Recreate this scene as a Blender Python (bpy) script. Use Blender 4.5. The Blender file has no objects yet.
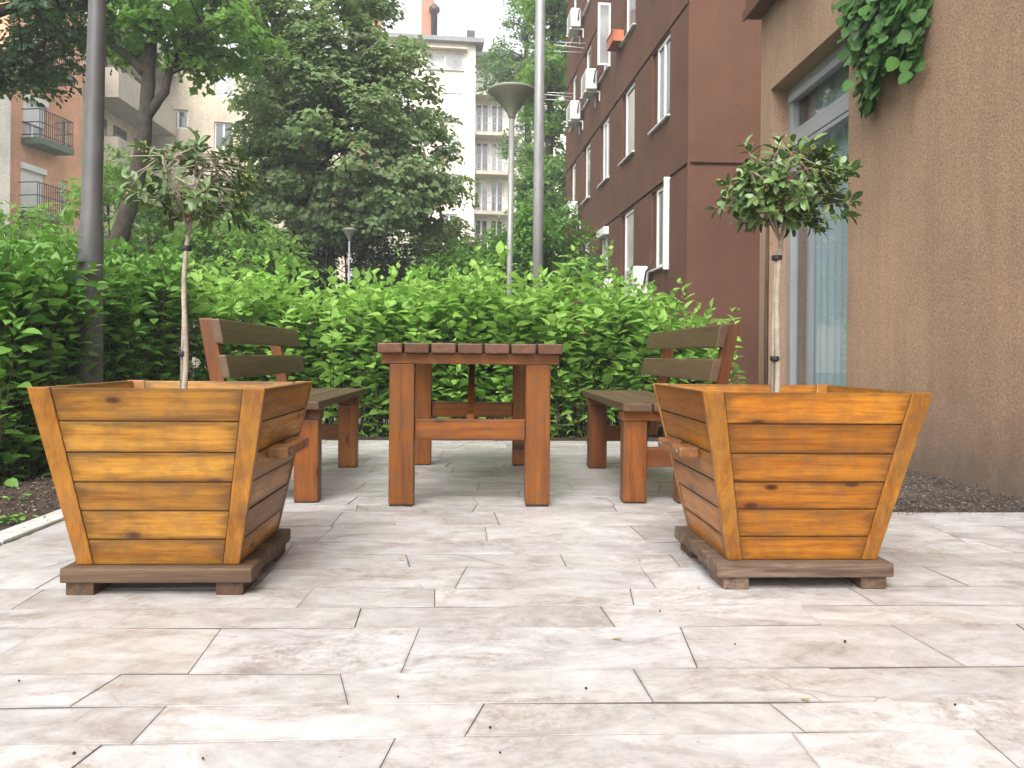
import bpy, bmesh, math, random
import numpy as np
from mathutils import Vector, Matrix
from math import radians, sin, cos, pi, sqrt, atan2

# ------------------------------------------------------------------ camera, world, sun, exposure
scene = bpy.context.scene
col = scene.collection
F_PX, CX, HY, CAM_H = 800.0, 512.0, 356.0, 0.708
YAW, ROLL = radians(-2.43), radians(0.5)
CAM_R = Matrix.Rotation(YAW, 3, 'Z') @ Matrix.Rotation(radians(90), 3, 'X') @ Matrix.Rotation(ROLL, 3, 'Z')
cam_d = bpy.data.cameras.new('camera')
cam = bpy.data.objects.new('camera', cam_d); col.objects.link(cam)
cam.matrix_world = Matrix.Translation((0, 0, CAM_H)) @ CAM_R.to_4x4()
cam_d.sensor_width = 36.0
cam_d.lens = F_PX / 1024 * 36
cam_d.shift_y = -(384 - HY) / 1024
cam_d.clip_end = 2000
scene.camera = cam
scene.render.resolution_x, scene.render.resolution_y = 1024, 768

SUN_EL, SUN_AZ = radians(48), radians(196)      # azimuth clockwise from +Y (the way the camera looks)
world = bpy.data.worlds.new('World'); scene.world = world
world.use_nodes = True
wn = world.node_tree; wn.nodes.clear()
sky = wn.nodes.new('ShaderNodeTexSky'); sky.sky_type = 'NISHITA'; sky.sun_disc = False
sky.sun_elevation = SUN_EL; sky.sun_rotation = SUN_AZ
sky.air_density = 1.0; sky.dust_density = 4.0; sky.ozone_density = 1.0
hs = wn.nodes.new('ShaderNodeHueSaturation'); hs.inputs['Saturation'].default_value = 0.12; hs.inputs['Value'].default_value = 1.25
bgn = wn.nodes.new('ShaderNodeBackground'); bgn.inputs['Strength'].default_value = 0.15
wo = wn.nodes.new('ShaderNodeOutputWorld')
wn.links.new(sky.outputs[0], hs.inputs['Color']); wn.links.new(hs.outputs[0], bgn.inputs['Color'])
wn.links.new(bgn.outputs[0], wo.inputs['Surface'])
sun_d = bpy.data.lights.new('sun', 'SUN'); sun_d.energy = 1.0; sun_d.angle = radians(38); sun_d.color = (1.0, 0.965, 0.92)
sun = bpy.data.objects.new('sun', sun_d); col.objects.link(sun)
sun_dir = Vector((sin(SUN_AZ) * cos(SUN_EL), cos(SUN_AZ) * cos(SUN_EL), sin(SUN_EL)))
sun.rotation_euler = sun_dir.to_track_quat('Z', 'Y').to_euler()
sun.location = sun_dir * 60
vs = scene.view_settings
vs.view_transform = 'Standard'; vs.look = 'None'; vs.gamma = 1; vs.use_curve_mapping = False
vs.exposure = 1.24
scene.render.engine = 'CYCLES'
cy = scene.cycles
cy.max_bounces = 12; cy.diffuse_bounces = 6; cy.glossy_bounces = 3; cy.transmission_bounces = 6; cy.transparent_max_bounces = 8
cy.sample_clamp_indirect = 8.0
cy.use_denoising = True

def ray(px, py):
    return CAM_R @ Vector(((px - CX) / F_PX, (HY - py) / F_PX, -1.0))
def at(px, py, Y):                 # the point seen at that pixel at forward distance Y
    d = ray(px, py); t = Y / d.y
    return Vector((d.x * t, Y, CAM_H + d.z * t))
def on_plane(px, py, P, n):
    d = ray(px, py); o = Vector((0, 0, CAM_H)); n = Vector(n)
    return o + d * ((Vector(P) - o).dot(n) / d.dot(n))

# ------------------------------------------------------------------ node helpers and materials
class NB:
    def __init__(s, name):
        s.m = bpy.data.materials.new(name); s.m.use_nodes = True
        s.t = s.m.node_tree; s.t.nodes.clear()
        s.out = s.t.nodes.new('ShaderNodeOutputMaterial')
    def n(s, typ, ins=None, **props):
        nd = s.t.nodes.new('ShaderNode' + typ)
        for k, v in props.items(): setattr(nd, k, v)
        for k, v in (ins or {}).items(): s.set(nd.inputs[k], v)
        return nd
    def set(s, sock, v):
        if isinstance(v, bpy.types.NodeSocket): s.t.links.new(v, sock)
        elif isinstance(v, bpy.types.Node): s.t.links.new(v.outputs[0], sock)
        else:
            if isinstance(v, tuple) and len(v) == 3 and sock.type == 'RGBA': v = v + (1,)
            sock.default_value = v
    def attr(s, name): return s.n('Attribute', attribute_name=name)
    def math(s, op, a, b=0.0, c=0.0): return s.n('Math', {0: a, 1: b, 2: c}, operation=op).outputs[0]
    def vm(s, op, a, b): return s.n('VectorMath', {0: a, 1: b}, operation=op).outputs[0]
    def noise(s, vec, scale, detail=4, rough=.55, dist=0.0):
        return s.n('TexNoise', {'Vector': vec, 'Scale': scale, 'Detail': detail, 'Roughness': rough, 'Distortion': dist}).outputs[0]
    def ramp(s, fac, stops):
        r = s.n('ValToRGB', {'Fac': fac}); e = r.color_ramp.elements
        while len(e) < len(stops): e.new(0.5)
        for i, (p, c) in enumerate(stops):
            e[i].position = p; e[i].color = (c + (1,)) if isinstance(c, tuple) else (c, c, c, 1)
        return r.outputs[0]
    def mix(s, fac, a, b, mode='MIX'):
        nd = s.n('Mix', data_type='RGBA', blend_type=mode)
        s.set(nd.inputs['Factor'], fac); s.set(nd.inputs['A'], a); s.set(nd.inputs['B'], b)
        return nd.outputs['Result']
    def bump(s, h, strength=.3, dist=.01): return s.n('Bump', {'Height': h, 'Strength': strength, 'Distance': dist}).outputs[0]
    def pbr(s, color, rough=.5, normal=None, metal=0.0, spec=.5, **kw):
        p = s.n('BsdfPrincipled', {'Base Color': color, 'Roughness': rough, 'Metallic': metal, 'Specular IOR Level': spec})
        if normal is not None: s.set(p.inputs['Normal'], normal)
        for k, v in kw.items(): s.set(p.inputs[k.replace('_', ' ')], v)
        return p
    def done(s, sh):
        s.set(s.out.inputs['Surface'], sh); return s.m

def objco(b): return b.n('TexCoord').outputs['Object']
def geopos(b): return b.n('NewGeometry').outputs['Position']

def wood_mat(name, base, light, dark, rough=.42, grime=.5, coat=0.0, knots=True, edge=.5):
    b = NB(name)
    g = b.attr('gco').outputs['Vector']; r = b.attr('rnd').outputs['Fac']
    off = b.n('CombineXYZ', {0: b.math('MULTIPLY', r, 37.0), 1: b.math('MULTIPLY', r, 91.0), 2: b.math('MULTIPLY', r, 53.0)}).outputs[0]
    p = b.vm('ADD', g, off)
    warp = b.n('TexNoise', {'Vector': b.vm('MULTIPLY', p, (2.2, 7.0, 7.0)), 'Scale': 1.0, 'Detail': 2}).outputs['Color']
    pw = b.vm('ADD', p, b.vm('MULTIPLY', b.vm('SUBTRACT', warp, (.5, .5, .5)), (0, .05, .05)))
    rings = b.noise(b.vm('MULTIPLY', pw, (1.3, 34, 34)), 1.0, 3, .6)
    fine = b.noise(b.vm('MULTIPLY', p, (7, 170, 170)), 1.0, 3, .7)
    f = b.math('ADD', b.math('MULTIPLY', rings, .60), b.math('MULTIPLY', fine, .40))
    c = b.ramp(f, [(.34, dark), (.45, base), (.58, light)])
    if knots:
        kp = b.vm('MULTIPLY', p, (3.4, 7.5, 0.0))
        v = b.n('TexVoronoi', {'Vector': kp, 'Scale': 1.0, 'Randomness': 1.0}, voronoi_dimensions='2D')
        sel = b.math('GREATER_THAN', b.n('SeparateColor', {0: v.outputs['Color']}).outputs[0], .76)
        k = b.math('MULTIPLY', b.ramp(v.outputs['Distance'], [(.03, 1.0), (.06, .8), (.09, .25), (.22, 0.0)]), sel)
        c = b.mix(k, c, (.055, .012, .004))
    # per board tone
    c = b.mix(1.0, c, b.ramp(r, [(0, (.62, .56, .50)), (.35, (.88, .88, .88)), (.6, (1.0, .96, .9)), (.8, (1.05, 1.10, 1.2)), (1, (1.22, 1.28, 1.35))]), 'MULTIPLY')
    # weather stains with shapes of their own
    st = b.noise(b.vm('MULTIPLY', p, (3.2, 30, 30)), 1.0, 7, .70, .6)
    w = objco(b)
    st2 = b.noise(b.vm('MULTIPLY', p, (4, 12, 12)), 1.0, 8, .78)
    sm = b.math('MULTIPLY', b.ramp(b.math('ADD', b.math('MULTIPLY', st, .6), b.math('MULTIPLY', st2, .4)), [(.50, 0.0), (.66, 1.0)]), grime)
    c = b.mix(sm, c, b.mix(.72, c, (.050, .026, .012)))
    # water stains creeping in from the joints and the board ends
    hv = b.n('SeparateXYZ', {0: b.attr('half').outputs['Vector']}); gs = b.n('SeparateXYZ', {0: g})
    ey = b.math('SUBTRACT', hv.outputs[1], b.math('ABSOLUTE', gs.outputs[1])); ex = b.math('SUBTRACT', hv.outputs[0], b.math('ABSOLUTE', gs.outputs[0]))
    wob = b.math('MULTIPLY', b.math('SUBTRACT', b.noise(b.vm('MULTIPLY', p, (2.8, 34, 34)), 1.0, 7, .72), .5), .075)
    ed = b.math('MAXIMUM', b.ramp(b.math('ADD', ey, wob), [(.0, 1.0), (.011, .35), (.026, 0.0)]), b.ramp(b.math('ADD', ex, b.math('MULTIPLY', wob, 2.2)), [(.0, 1.0), (.03, .25), (.08, 0.0)]))
    c = b.mix(b.math('MULTIPLY', ed, edge), c, b.mix(.85, c, (.045, .022, .008)))
    # grey scuffed arrises: mesh attribute 'wear' is 1 on the bevels
    wr = b.math('MULTIPLY', b.attr('wear').outputs['Fac'], b.ramp(b.noise(w, 18, 3), [(.45, 0.0), (.66, .55)]))
    c = b.mix(wr, c, (.075, .050, .033))
    rg = b.math('ADD', rough, b.math('MULTIPLY', b.math('SUBTRACT', st, .5), .35))
    nrm = b.bump(b.math('ADD', f, b.math('MULTIPLY', st, .3)), .28, .004)
    return b.done(b.pbr(c, rg, nrm, spec=.30, Coat_Weight=coat, Coat_Roughness=.25))

def leaf_mat(name, stops, trans, tcol, rough=.42, spec=.4, veins=False):
    b = NB(name)
    r = b.attr('rnd').outputs['Fac']
    c = b.ramp(r, stops)
    n2 = b.noise(geopos(b), 1.7, 2)
    c = b.mix(1.0, c, b.ramp(n2, [(.3, .78), (.7, 1.2)]), 'MULTIPLY')
    tc = b.mix(.5, c, tcol)
    nrm = None
    if veins:
        g = b.n('SeparateXYZ', {0: b.attr('gco').outputs['Vector']})
        ax = b.math('ABSOLUTE', g.outputs[1])
        mid = b.ramp(ax, [(.0, 1.0), (.035, 0.0)])
        c = b.mix(b.math('MULTIPLY', mid, .55), c, (.22, .28, .08))
        wv = b.math('SINE', b.math('MULTIPLY', b.math('SUBTRACT', g.outputs[0], ax), 60.0))
        nrm = b.bump(wv, .18, .003)
    back = b.n('NewGeometry').outputs['Backfacing']
    c = b.mix(b.math('MULTIPLY', back, .45), c, tuple(min(1, x * 1.2 + .04) for x in tcol))
    p = b.pbr(c, rough, nrm, spec=spec)
    t = b.n('BsdfTranslucent', {'Color': tc})
    return b.done(b.n('MixShader', {0: trans, 1: p, 2: t}))

def plain_mat(name, c, rough=.5, metal=0.0, var=.12, scale=3.0, bump=0.0, bscale=60, spec=.5, dirt=None):
    b = NB(name)
    p = geopos(b)
    n1 = b.noise(p, scale, 5, .6)
    k = b.mix(1.0, c, b.ramp(n1, [(.3, 1 - var), (.7, 1 + var)]), 'MULTIPLY')
    if dirt: k = b.mix(b.ramp(b.noise(b.vm('MULTIPLY', p, (6, 6, .8)), 1.3, 5, .65), [(.52, 0.0), (.75, .6)]), k, dirt)
    nr = b.bump(b.noise(p, bscale, 4, .7), bump, .01) if bump else None
    return b.done(b.pbr(k, rough, nr, metal, spec))

M = {}
M['planter_wood'] = wood_mat('planter_wood', (.335, .110, .0085), (.44, .170, .016), (.215, .060, .005), .38, .75, edge=.7)
M['planter_wood_yellow'] = wood_mat('yellowed_planter_wood', (.325, .138, .015), (.44, .212, .032), (.205, .074, .007), .38, .9, edge=.75)
M['planter_post'] = wood_mat('planter_post_wood', (.325, .124, .013), (.43, .185, .024), (.22, .072, .007), .38, .55, edge=.35)
M['rim_wood'] = wood_mat('planter_base_wood', (.135, .085, .055), (.23, .165, .115), (.060, .038, .026), .85, 1.0)
M['base_dark'] = wood_mat('dark_base_wood', (.080, .046, .026), (.15, .092, .052), (.035, .021, .014), .6, 1.0)  # darker tone of the base wood, for the left planter
M['table_wood'] = wood_mat('table_wood', (.285, .082, .006), (.365, .122, .011), (.185, .046, .004), .42, .6)
M['bench_wood'] = wood_mat('bench_wood', (.205, .060, .0105), (.27, .090, .018), (.14, .037, .0075), .42, .7)
M['slat_wood'] = wood_mat('slat_wood', (.122, .076, .043), (.155, .100, .060), (.09, .052, .028), .42, .18, .0, False)
M['top_wood'] = wood_mat('tabletop_wood', (.125, .048, .024), (.17, .075, .040), (.08, .031, .016), .40, .6, .0, False)
M['black'] = plain_mat('black_tape', (.012, .012, .013), .55)
M['steel'] = plain_mat('bolt_steel', (.16, .15, .14), .5, .7)
M['soil'] = plain_mat('garden_soil', (.060, .043, .031), .95, var=.5, scale=14, bump=.9, bscale=70, spec=.2)

def paving_mat():
    b = NB('pale_stone_paving')
    p = geopos(b); r = b.attr('rnd').outputs['Fac']
    off = b.n('CombineXYZ', {0: b.math('MULTIPLY', r, 23.0), 1: b.math('MULTIPLY', r, 57.0), 2: 0.0}).outputs[0]
    q = b.vm('ADD', p, off)
    vein = b.noise(b.vm('MULTIPLY', q, (2.4, 4.4, 1)), 1.7, 9, .70, .9)
    c = b.ramp(vein, [(.30, (.250, .226, .211)), (.42, (.384, .366, .355)), (.54, (.465, .456, .450)), (.70, (.53, .530, .532))])
    c = b.mix(1.0, c, b.ramp(r, [(0, (.82, .81, .80)), (.3, (.94, .92, .89)), (.55, (.98, .975, .98)), (.8, (1.04, 1.02, 1.0)), (1, (1.08, 1.08, 1.06))]), 'MULTIPLY')
    cloud = b.noise(p, 1.15, 4, .6)
    c = b.mix(b.ramp(cloud, [(.42, 0.0), (.68, .4)]), c, (.33, .285, .25))
    # ochre-brown dirt in broken patches
    d1 = b.noise(b.vm('MULTIPLY', p, (1.0, 1.7, 1)), 3.0, 8, .74, .8)
    d2 = b.noise(p, 32, 6, .8)
    dm = b.math('MULTIPLY', b.ramp(d1, [(.475, 0.0), (.61, .9)]), b.ramp(d2, [(.40, .1), (.60, 1.0)]))
    c = b.mix(b.math('MULTIPLY', dm, .8), c, (.205, .155, .118))
    # fine specks
    sp = b.n('TexVoronoi', {'Vector': p, 'Scale': 34.0})
    mott = b.noise(p, 17, 5, .75)
    c = b.mix(1.0, c, b.ramp(mott, [(.3, .84), (.7, 1.10)]), 'MULTIPLY')
    ss = b.math('MULTIPLY', b.ramp(sp.outputs['Distance'], [(.06, 1.0), (.13, 0.0)]), b.math('GREATER_THAN', b.n('SeparateColor', {0: sp.outputs['Color']}).outputs[0], .86))
    c = b.mix(b.math('MULTIPLY', ss, .6), c, (.11, .09, .075))
    # hairline cracks
    cr = b.n('TexVoronoi', {'Vector': b.vm('ADD', q, b.vm('MULTIPLY', b.n('TexNoise', {'Vector': p, 'Scale': 6.0}).outputs['Color'], (.12, .12, 0))), 'Scale': 1.5}, feature='DISTANCE_TO_EDGE')
    cm = b.math('MULTIPLY', b.ramp(cr.outputs['Distance'], [(.0, 1.0), (.003, 0.0)]), b.ramp(b.noise(p, 1.9, 2), [(.55, 0.0), (.62, .8)]))
    c = b.mix(b.math('MULTIPLY', cm, .75), c, (.13, .11, .10))
    # worn dirt at arrises
    wa = b.attr('wear').outputs['Fac']
    wf_ = b.math('MINIMUM', b.math('MAXIMUM', b.math('MULTIPLY', wa, b.ramp(b.noise(p, 5, 5, .65), [(.42, .03), (.66, .45)])), b.math('SUBTRACT', wa, 1.0)), .92)
    c = b.mix(wf_, c, (.11, .092, .08))
    h = b.math('ADD', b.math('MULTIPLY', vein, .6), b.math('MULTIPLY', d2, .35))
    rg = b.ramp(b.noise(p, 5, 4), [(.3, .30), (.7, .52)])
    return b.done(b.pbr(c, rg, b.bump(h, .28, .008), spec=.45))
M['paving'] = paving_mat()
M['joint'] = plain_mat('joint_dirt', (.10, .085, .072), .95, var=.5, scale=9, bump=.5, spec=.2)

def stucco_mat(name, c, streak=.35, scale=140, lower=None):
    b = NB(name); p = geopos(b)
    big = b.noise(p, .9, 4, .55)
    grain = b.noise(p, scale, 3, .7)
    str_ = b.noise(b.vm('MULTIPLY', p, (9, 9, .35)), 1.0, 5, .6, .4)
    k = b.mix(1.0, c, b.ramp(big, [(.3, .84), (.7, 1.14)]), 'MULTIPLY')
    k = b.mix(b.math('MULTIPLY', b.ramp(str_, [(.45, 0.0), (.75, 1.0)]), streak), k, tuple(x * .55 for x in c))
    k = b.mix(1.0, k, b.ramp(grain, [(.32, .70), (.68, 1.26)]), 'MULTIPLY')
    pit = b.n('TexVoronoi', {'Vector': b.vm('MULTIPLY', p, (1, 1, .55)), 'Scale': 4.2})
    pm = b.math('MULTIPLY', b.ramp(pit.outputs['Distance'], [(.025, 1.0), (.06, 0.0)]), b.math('GREATER_THAN', b.n('SeparateColor', {0: pit.outputs['Color']}).outputs[0], .72))
    k = b.mix(b.math('MULTIPLY', pm, .6), k, tuple(x * .35 for x in c))
    if lower:  # damp plaster and splashed earth along the foot of the wall
        z = b.n('SeparateXYZ', {0: p}).outputs[2]
        e = b.math('ADD', z, b.math('MULTIPLY', b.math('SUBTRACT', b.noise(p, 3.6, 7, .72), .5), .9))
        k = b.mix(b.ramp(e, [(.02, .8), (.16, .45), (.55, 0.0)]), k, lower)
    pt = b.noise(b.vm('MULTIPLY', p, (1, 1, .6)), 2.6, 7, .7)
    k = b.mix(b.ramp(pt, [(.50, 0.0), (.62, .28)]), k, tuple(x * .62 for x in c))
    return b.done(b.pbr(k, .88, b.bump(b.math('ADD', grain, b.math('MULTIPLY', big, .5)), .55, .006), spec=.25))
M['beige_wall'] = stucco_mat('beige_stucco', (.315, .203, .132), .34, 75, (.15, .115, .09))
M['brown_wall'] = stucco_mat('brown_render', (.122, .055, .032), .2, 60)
M['salmon_wall'] = stucco_mat('salmon_render', (.72, .37, .22), .3, 30)
M['cream_wall'] = stucco_mat('cream_render', (.78, .70, .58), .2, 20)
M['tan_wall'] = stucco_mat('tan_concrete', (.60, .51, .39), .4, 20)
M['grey_wall'] = stucco_mat('grey_render', (.34, .32, .28), .4, 30)
M['brick'] = stucco_mat('chimney_brick', (.42, .20, .13), .3, 30)
M['white_frame'] = plain_mat('white_window_frame', (.74, .74, .72), .4, var=.05)
M['shutter'] = plain_mat('white_shutter', (.72, .72, .70), .5, var=.05)
M['white_metal'] = plain_mat('white_metal', (.68, .68, .65), .45, var=.06)
M['dark_gap'] = plain_mat('dark_recess', (.018, .014, .012), .9)
M['roof_tin'] = plain_mat('grey_roof', (.20, .20, .20), .6, var=.15)
M['green_slab'] = plain_mat('green_painted_slab', (.075, .12, .065), .7, var=.2)
M['rail'] = plain_mat('dark_iron_rail', (.045, .03, .026), .5, var=.2)
M['concrete'] = plain_mat('balcony_concrete', (.42, .37, .30), .85, var=.12, scale=1.5, bump=.2, dirt=(.2, .17, .13))
M['pole'] = plain_mat('grey_painted_pole', (.26, .255, .25), .48, .25, var=.13, scale=5, dirt=(.12, .115, .11))
M['dark_pole'] = plain_mat('dark_weathered_pole', (.092, .088, .087), .52, .2, var=.2, scale=5, dirt=(.07, .065, .06))
M['lamp_head'] = plain_mat('lamp_head_grey', (.21, .205, .165), .5, .1, var=.12, scale=6)
M['terracotta'] = plain_mat('terracotta', (.42, .125, .055), .7, var=.15)
M['bark'] = plain_mat('tree_bark', (.055, .045, .036), .95, var=.4, scale=9, bump=.9, bscale=25, spec=.15)
M['dark_bark'] = plain_mat('dark_tree_bark', (.035, .028, .024), .95, var=.4, scale=9, bump=.8, bscale=30, spec=.15)
M['stem'] = plain_mat('pale_stem_bark', (.34, .285, .225), .8, var=.25, scale=20, bump=.5, bscale=120, spec=.25)
M['twig'] = plain_mat('hedge_twig', (.075, .05, .032), .9, var=.3, spec=.15)
M['kerb'] = plain_mat('kerb_concrete', (.42, .40, .37), .85, var=.15, scale=8, bump=.4, bscale=90, dirt=(.22, .19, .16))
M['asphalt'] = plain_mat('path_asphalt', (.20, .19, .18), .9, var=.15, scale=3, bump=.4, bscale=90)
M['berry'] = plain_mat('red_berry', (.36, .02, .015), .3)
M['fallen'] = plain_mat('dark_fallen_berry', (.02, .014, .012), .6)
M['dry_leaf'] = plain_mat('dry_leaf', (.30, .22, .05), .7, var=.3)
M['curtain'] = plain_mat('pale_curtain', (.40, .46, .50), .85, var=.04)
M['door_frame'] = plain_mat('grey_window_frame', (.25, .255, .265), .45, var=.08)

def ground_mat():
    b = NB('lawn_and_earth'); p = geopos(b)
    c = b.ramp(b.noise(p, .8, 6, .65), [(.35, (.055, .042, .028)), (.5, (.05, .085, .022)), (.7, (.075, .13, .03))])
    return b.done(b.pbr(c, .95, b.bump(b.noise(p, 30, 4, .7), .8, .03), spec=.15))
M['ground'] = ground_mat()
def gravel_mat():
    b = NB('gravelly_soil'); p = geopos(b)
    v = b.n('TexVoronoi', {'Vector': p, 'Scale': 75.0})
    c = b.ramp(b.n('SeparateColor', {0: v.outputs['Color']}).outputs[0], [(0, (.045, .035, .028)), (.6, (.075, .060, .048)), (.9, (.115, .094, .077)), (1, (.20, .175, .15))])
    c = b.mix(1.0, c, b.ramp(b.noise(p, 3, 4), [(.3, .75), (.7, 1.2)]), 'MULTIPLY')
    h = b.math('SUBTRACT', 1.0, v.outputs['Distance'])
    return b.done(b.pbr(c, .92, b.bump(h, .9, .012), spec=.2))
M['gravel'] = gravel_mat()

def glass_mat(name, tint, mirror):
    b = NB(name)
    fc = b.n('LayerWeight', {'Blend': .5}).outputs['Facing']
    f = b.math('MINIMUM', b.math('ADD', b.math('MULTIPLY', b.math('POWER', fc, 5.0), .9), mirror), 1.0)
    return b.done(b.n('MixShader', {0: f, 1: b.n('BsdfTransparent', {'Color': tint}), 2: b.n('BsdfGlossy', {'Color': (.9, .93, .95), 'Roughness': .015})}))
M['glass'] = glass_mat('window_glass', (.82, .86, .86), .10)
def pane_mat(name, c): 
    b = NB(name); n = b.noise(geopos(b), 1.6, 2)
    return b.done(b.pbr(b.mix(1.0, c, b.ramp(n, [(.3, .6), (.7, 1.3)]), 'MULTIPLY'), .06, spec=.9))
M['pane_dark'] = pane_mat('dark_window_pane', (.06, .068, .074))
M['pane_curtain'] = pane_mat('curtained_window_pane', (.33, .335, .33))

# ------------------------------------------------------------------ object helpers
def link(o, parent=None):
    col.objects.link(o)
    if parent is not None: o.parent = parent
    return o
def tag(o, label=None, cat=None, group=None, kind=None):
    if label: o['label'] = label
    if cat: o['category'] = cat
    if group: o['group'] = group
    if kind: o['kind'] = kind
    return o
def empty(name, loc, label, cat, group=None, rz=0.0):
    e = bpy.data.objects.new(name, None); e.empty_display_size = .1
    e.location = loc; e.rotation_euler = (0, 0, rz)
    link(e); return tag(e, label, cat, group)
def copy_tree(o, parent=None):
    c = o.copy(); link(c, parent)
    for ch in o.children: copy_tree(ch, c)
    return c

class MB:
    """collects shapes for ONE mesh; per vertex: gco (along grain, across, through), rnd, wear"""
    def __init__(s): s.v, s.f, s.g, s.r, s.w, s.sm, s.h = [], [], [], [], [], [], []
    def add(s, verts, faces, g=None, r=0.0, w=None, smooth=False, half=None):
        n0 = len(s.v); s.v += [tuple(v) for v in verts]
        s.f += [tuple(i + n0 for i in f) for f in faces]
        s.sm += [smooth] * len(faces)
        s.g += [tuple(x) for x in (g if g is not None else verts)]
        s.r += [r] * len(verts)
        s.w += list(w) if w is not None else [0.0] * len(verts)
        s.h += [half or (9., 9., 9.)] * len(verts)
    def hexa(s, c8, bev=.003, rnd=None, axis=None, seg=2):
        """8 corners: 0-3 one end loop, 4-7 the other; grain runs along the longest mean edge unless axis is given"""
        if rnd is None: rnd = random.random()
        bm = bmesh.new(); vs_ = [bm.verts.new(c) for c in c8]
        for f in ((0, 3, 2, 1), (4, 5, 6, 7), (0, 1, 5, 4), (1, 2, 6, 5), (2, 3, 7, 6), (3, 0, 4, 7)): bm.faces.new([vs_[i] for i in f])
        bmesh.ops.recalc_face_normals(bm, faces=bm.faces)
        P = [Vector(c) for c in c8]
        E = [(P[4] + P[5] + P[6] + P[7] - P[0] - P[1] - P[2] - P[3]) / 4, (P[1] + P[2] + P[6] + P[5] - P[0] - P[3] - P[7] - P[4]) / 4, (P[3] + P[2] + P[6] + P[7] - P[0] - P[1] - P[5] - P[4]) / 4]
        E.sort(key=lambda e: -e.length)
        if axis is not None: E.sort(key=lambda e: -abs(e.normalized().dot(Vector(axis))))
        ax = [e.normalized() for e in E]; ctr = sum(P, Vector()) / 8
        if bev:
            bmesh.ops.bevel(bm, geom=list(bm.edges), offset=bev, segments=seg, affect='EDGES', profile=.6)
        bm.verts.ensure_lookup_table(); bm.verts.index_update()
        V = [v.co.copy() for v in bm.verts]
        s.add(V, [[v.index for v in f.verts] for f in bm.faces], [[(v - ctr).dot(a) for a in ax] for v in V], rnd, [0.0] * len(V), False, tuple(e.length / 2 for e in E))
        # wear on small faces only
        if bev:
            big = set()
            fs = sorted(bm.faces, key=lambda f: -f.calc_area())[:6]
            for f in fs:
                for v in f.verts: big.add(v.index)
            n0 = len(s.w) - len(V)
            for i in range(len(V)):
                s.w[n0 + i] = 1.0 if (i not in big or seg == 1) else .55
        bm.free()
    def box(s, lo, hi, bev=.003, rnd=None, axis=None, seg=2):
        (a, b, c), (d, e, f) = lo, hi
        s.hexa([(a, b, c), (d, b, c), (d, e, c), (a, e, c), (a, b, f), (d, b, f), (d, e, f), (a, e, f)], bev, rnd, axis, seg)
    def obox(s, O, u, n, ur, dr, zr, bev=0.0, rnd=None):
        """box in a facade frame: along u, outward n, up z"""
        O = Vector(O); u = Vector(u); n = Vector(n); q = []
        for z in zr:
            for (a, d) in ((ur[0], dr[0]), (ur[1], dr[0]), (ur[1], dr[1]), (ur[0], dr[1])):
                p = O + u * a + n * d; q.append((p.x, p.y, p.z + z))
        s.hexa(q, bev, rnd, None, 1)
    def tube(s, pts, rad, seg=8, cap=True, rnd=0.0, smooth=True):
        pts = [Vector(p) for p in pts]; n = len(pts)
        if not hasattr(rad, '__len__'): rad = [rad] * n
        V, Fc = [], []
        ref = Vector((0, 0, 1)) if abs((pts[-1] - pts[0]).normalized().z) < .9 else Vector((1, 0, 0))
        L = 0; G = []
        for i, p in enumerate(pts):
            t = (pts[min(i + 1, n - 1)] - pts[max(i - 1, 0)]).normalized()
            a = t.cross(ref).normalized(); b = t.cross(a).normalized()
            if i: L += (p - pts[i - 1]).length
            for k in range(seg):
                th = 2 * pi * k / seg
                V.append(p + (a * cos(th) + b * sin(th)) * rad[i]); G.append((L, rad[i] * th, 0))
        for i in range(n - 1):
            for k in range(seg):
                k2 = (k + 1) % seg
                Fc.append((i * seg + k, i * seg + k2, (i + 1) * seg + k2, (i + 1) * seg + k))
        if cap:
            Fc.append(tuple(range(seg - 1, -1, -1))[::-1] if False else tuple(reversed(range(seg))))
            Fc.append(tuple((n - 1) * seg + k for k in range(seg)))
        s.add(V, Fc, G, rnd, None, smooth)
    def lathe(s, prof, c=(0, 0, 0), seg=28, smooth=True):
        V, Fc = [], []
        for (r, z) in prof:
            for k in range(seg):
                th = 2 * pi * k / seg; V.append((c[0] + r * cos(th), c[1] + r * sin(th), c[2] + z))
        for i in range(len(prof) - 1):
            for k in range(seg):
                k2 = (k + 1) % seg; Fc.append((i * seg + k, i * seg + k2, (i + 1) * seg + k2, (i + 1) * seg + k))
        Fc.append(tuple(reversed(range(seg)))); Fc.append(tuple((len(prof) - 1) * seg + k for k in range(seg)))
        s.add(V, Fc, None, 0.0, None, smooth)
    def quad(s, a, b, c, d, g=None): s.add([a, b, c, d], [(0, 1, 2, 3)], g)
    def blob(s, c, r, seg=8, squash=1.0):
        V, Fc = [], []
        for i in range(1, 5):
            ph = pi * i / 5
            for k in range(seg):
                th = 2 * pi * k / seg; V.append((c[0] + r * sin(ph) * cos(th), c[1] + r * sin(ph) * sin(th), c[2] + r * squash * cos(ph)))
        for i in range(3):
            for k in range(seg):
                k2 = (k + 1) % seg; Fc.append((i * seg + k, i * seg + k2, (i + 1) * seg + k2, (i + 1) * seg + k))
        Fc.append(tuple(range(seg))); Fc.append(tuple(reversed([3 * seg + k for k in range(seg)])))
        s.add(V, Fc, None, 0.0, None, True)
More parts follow.
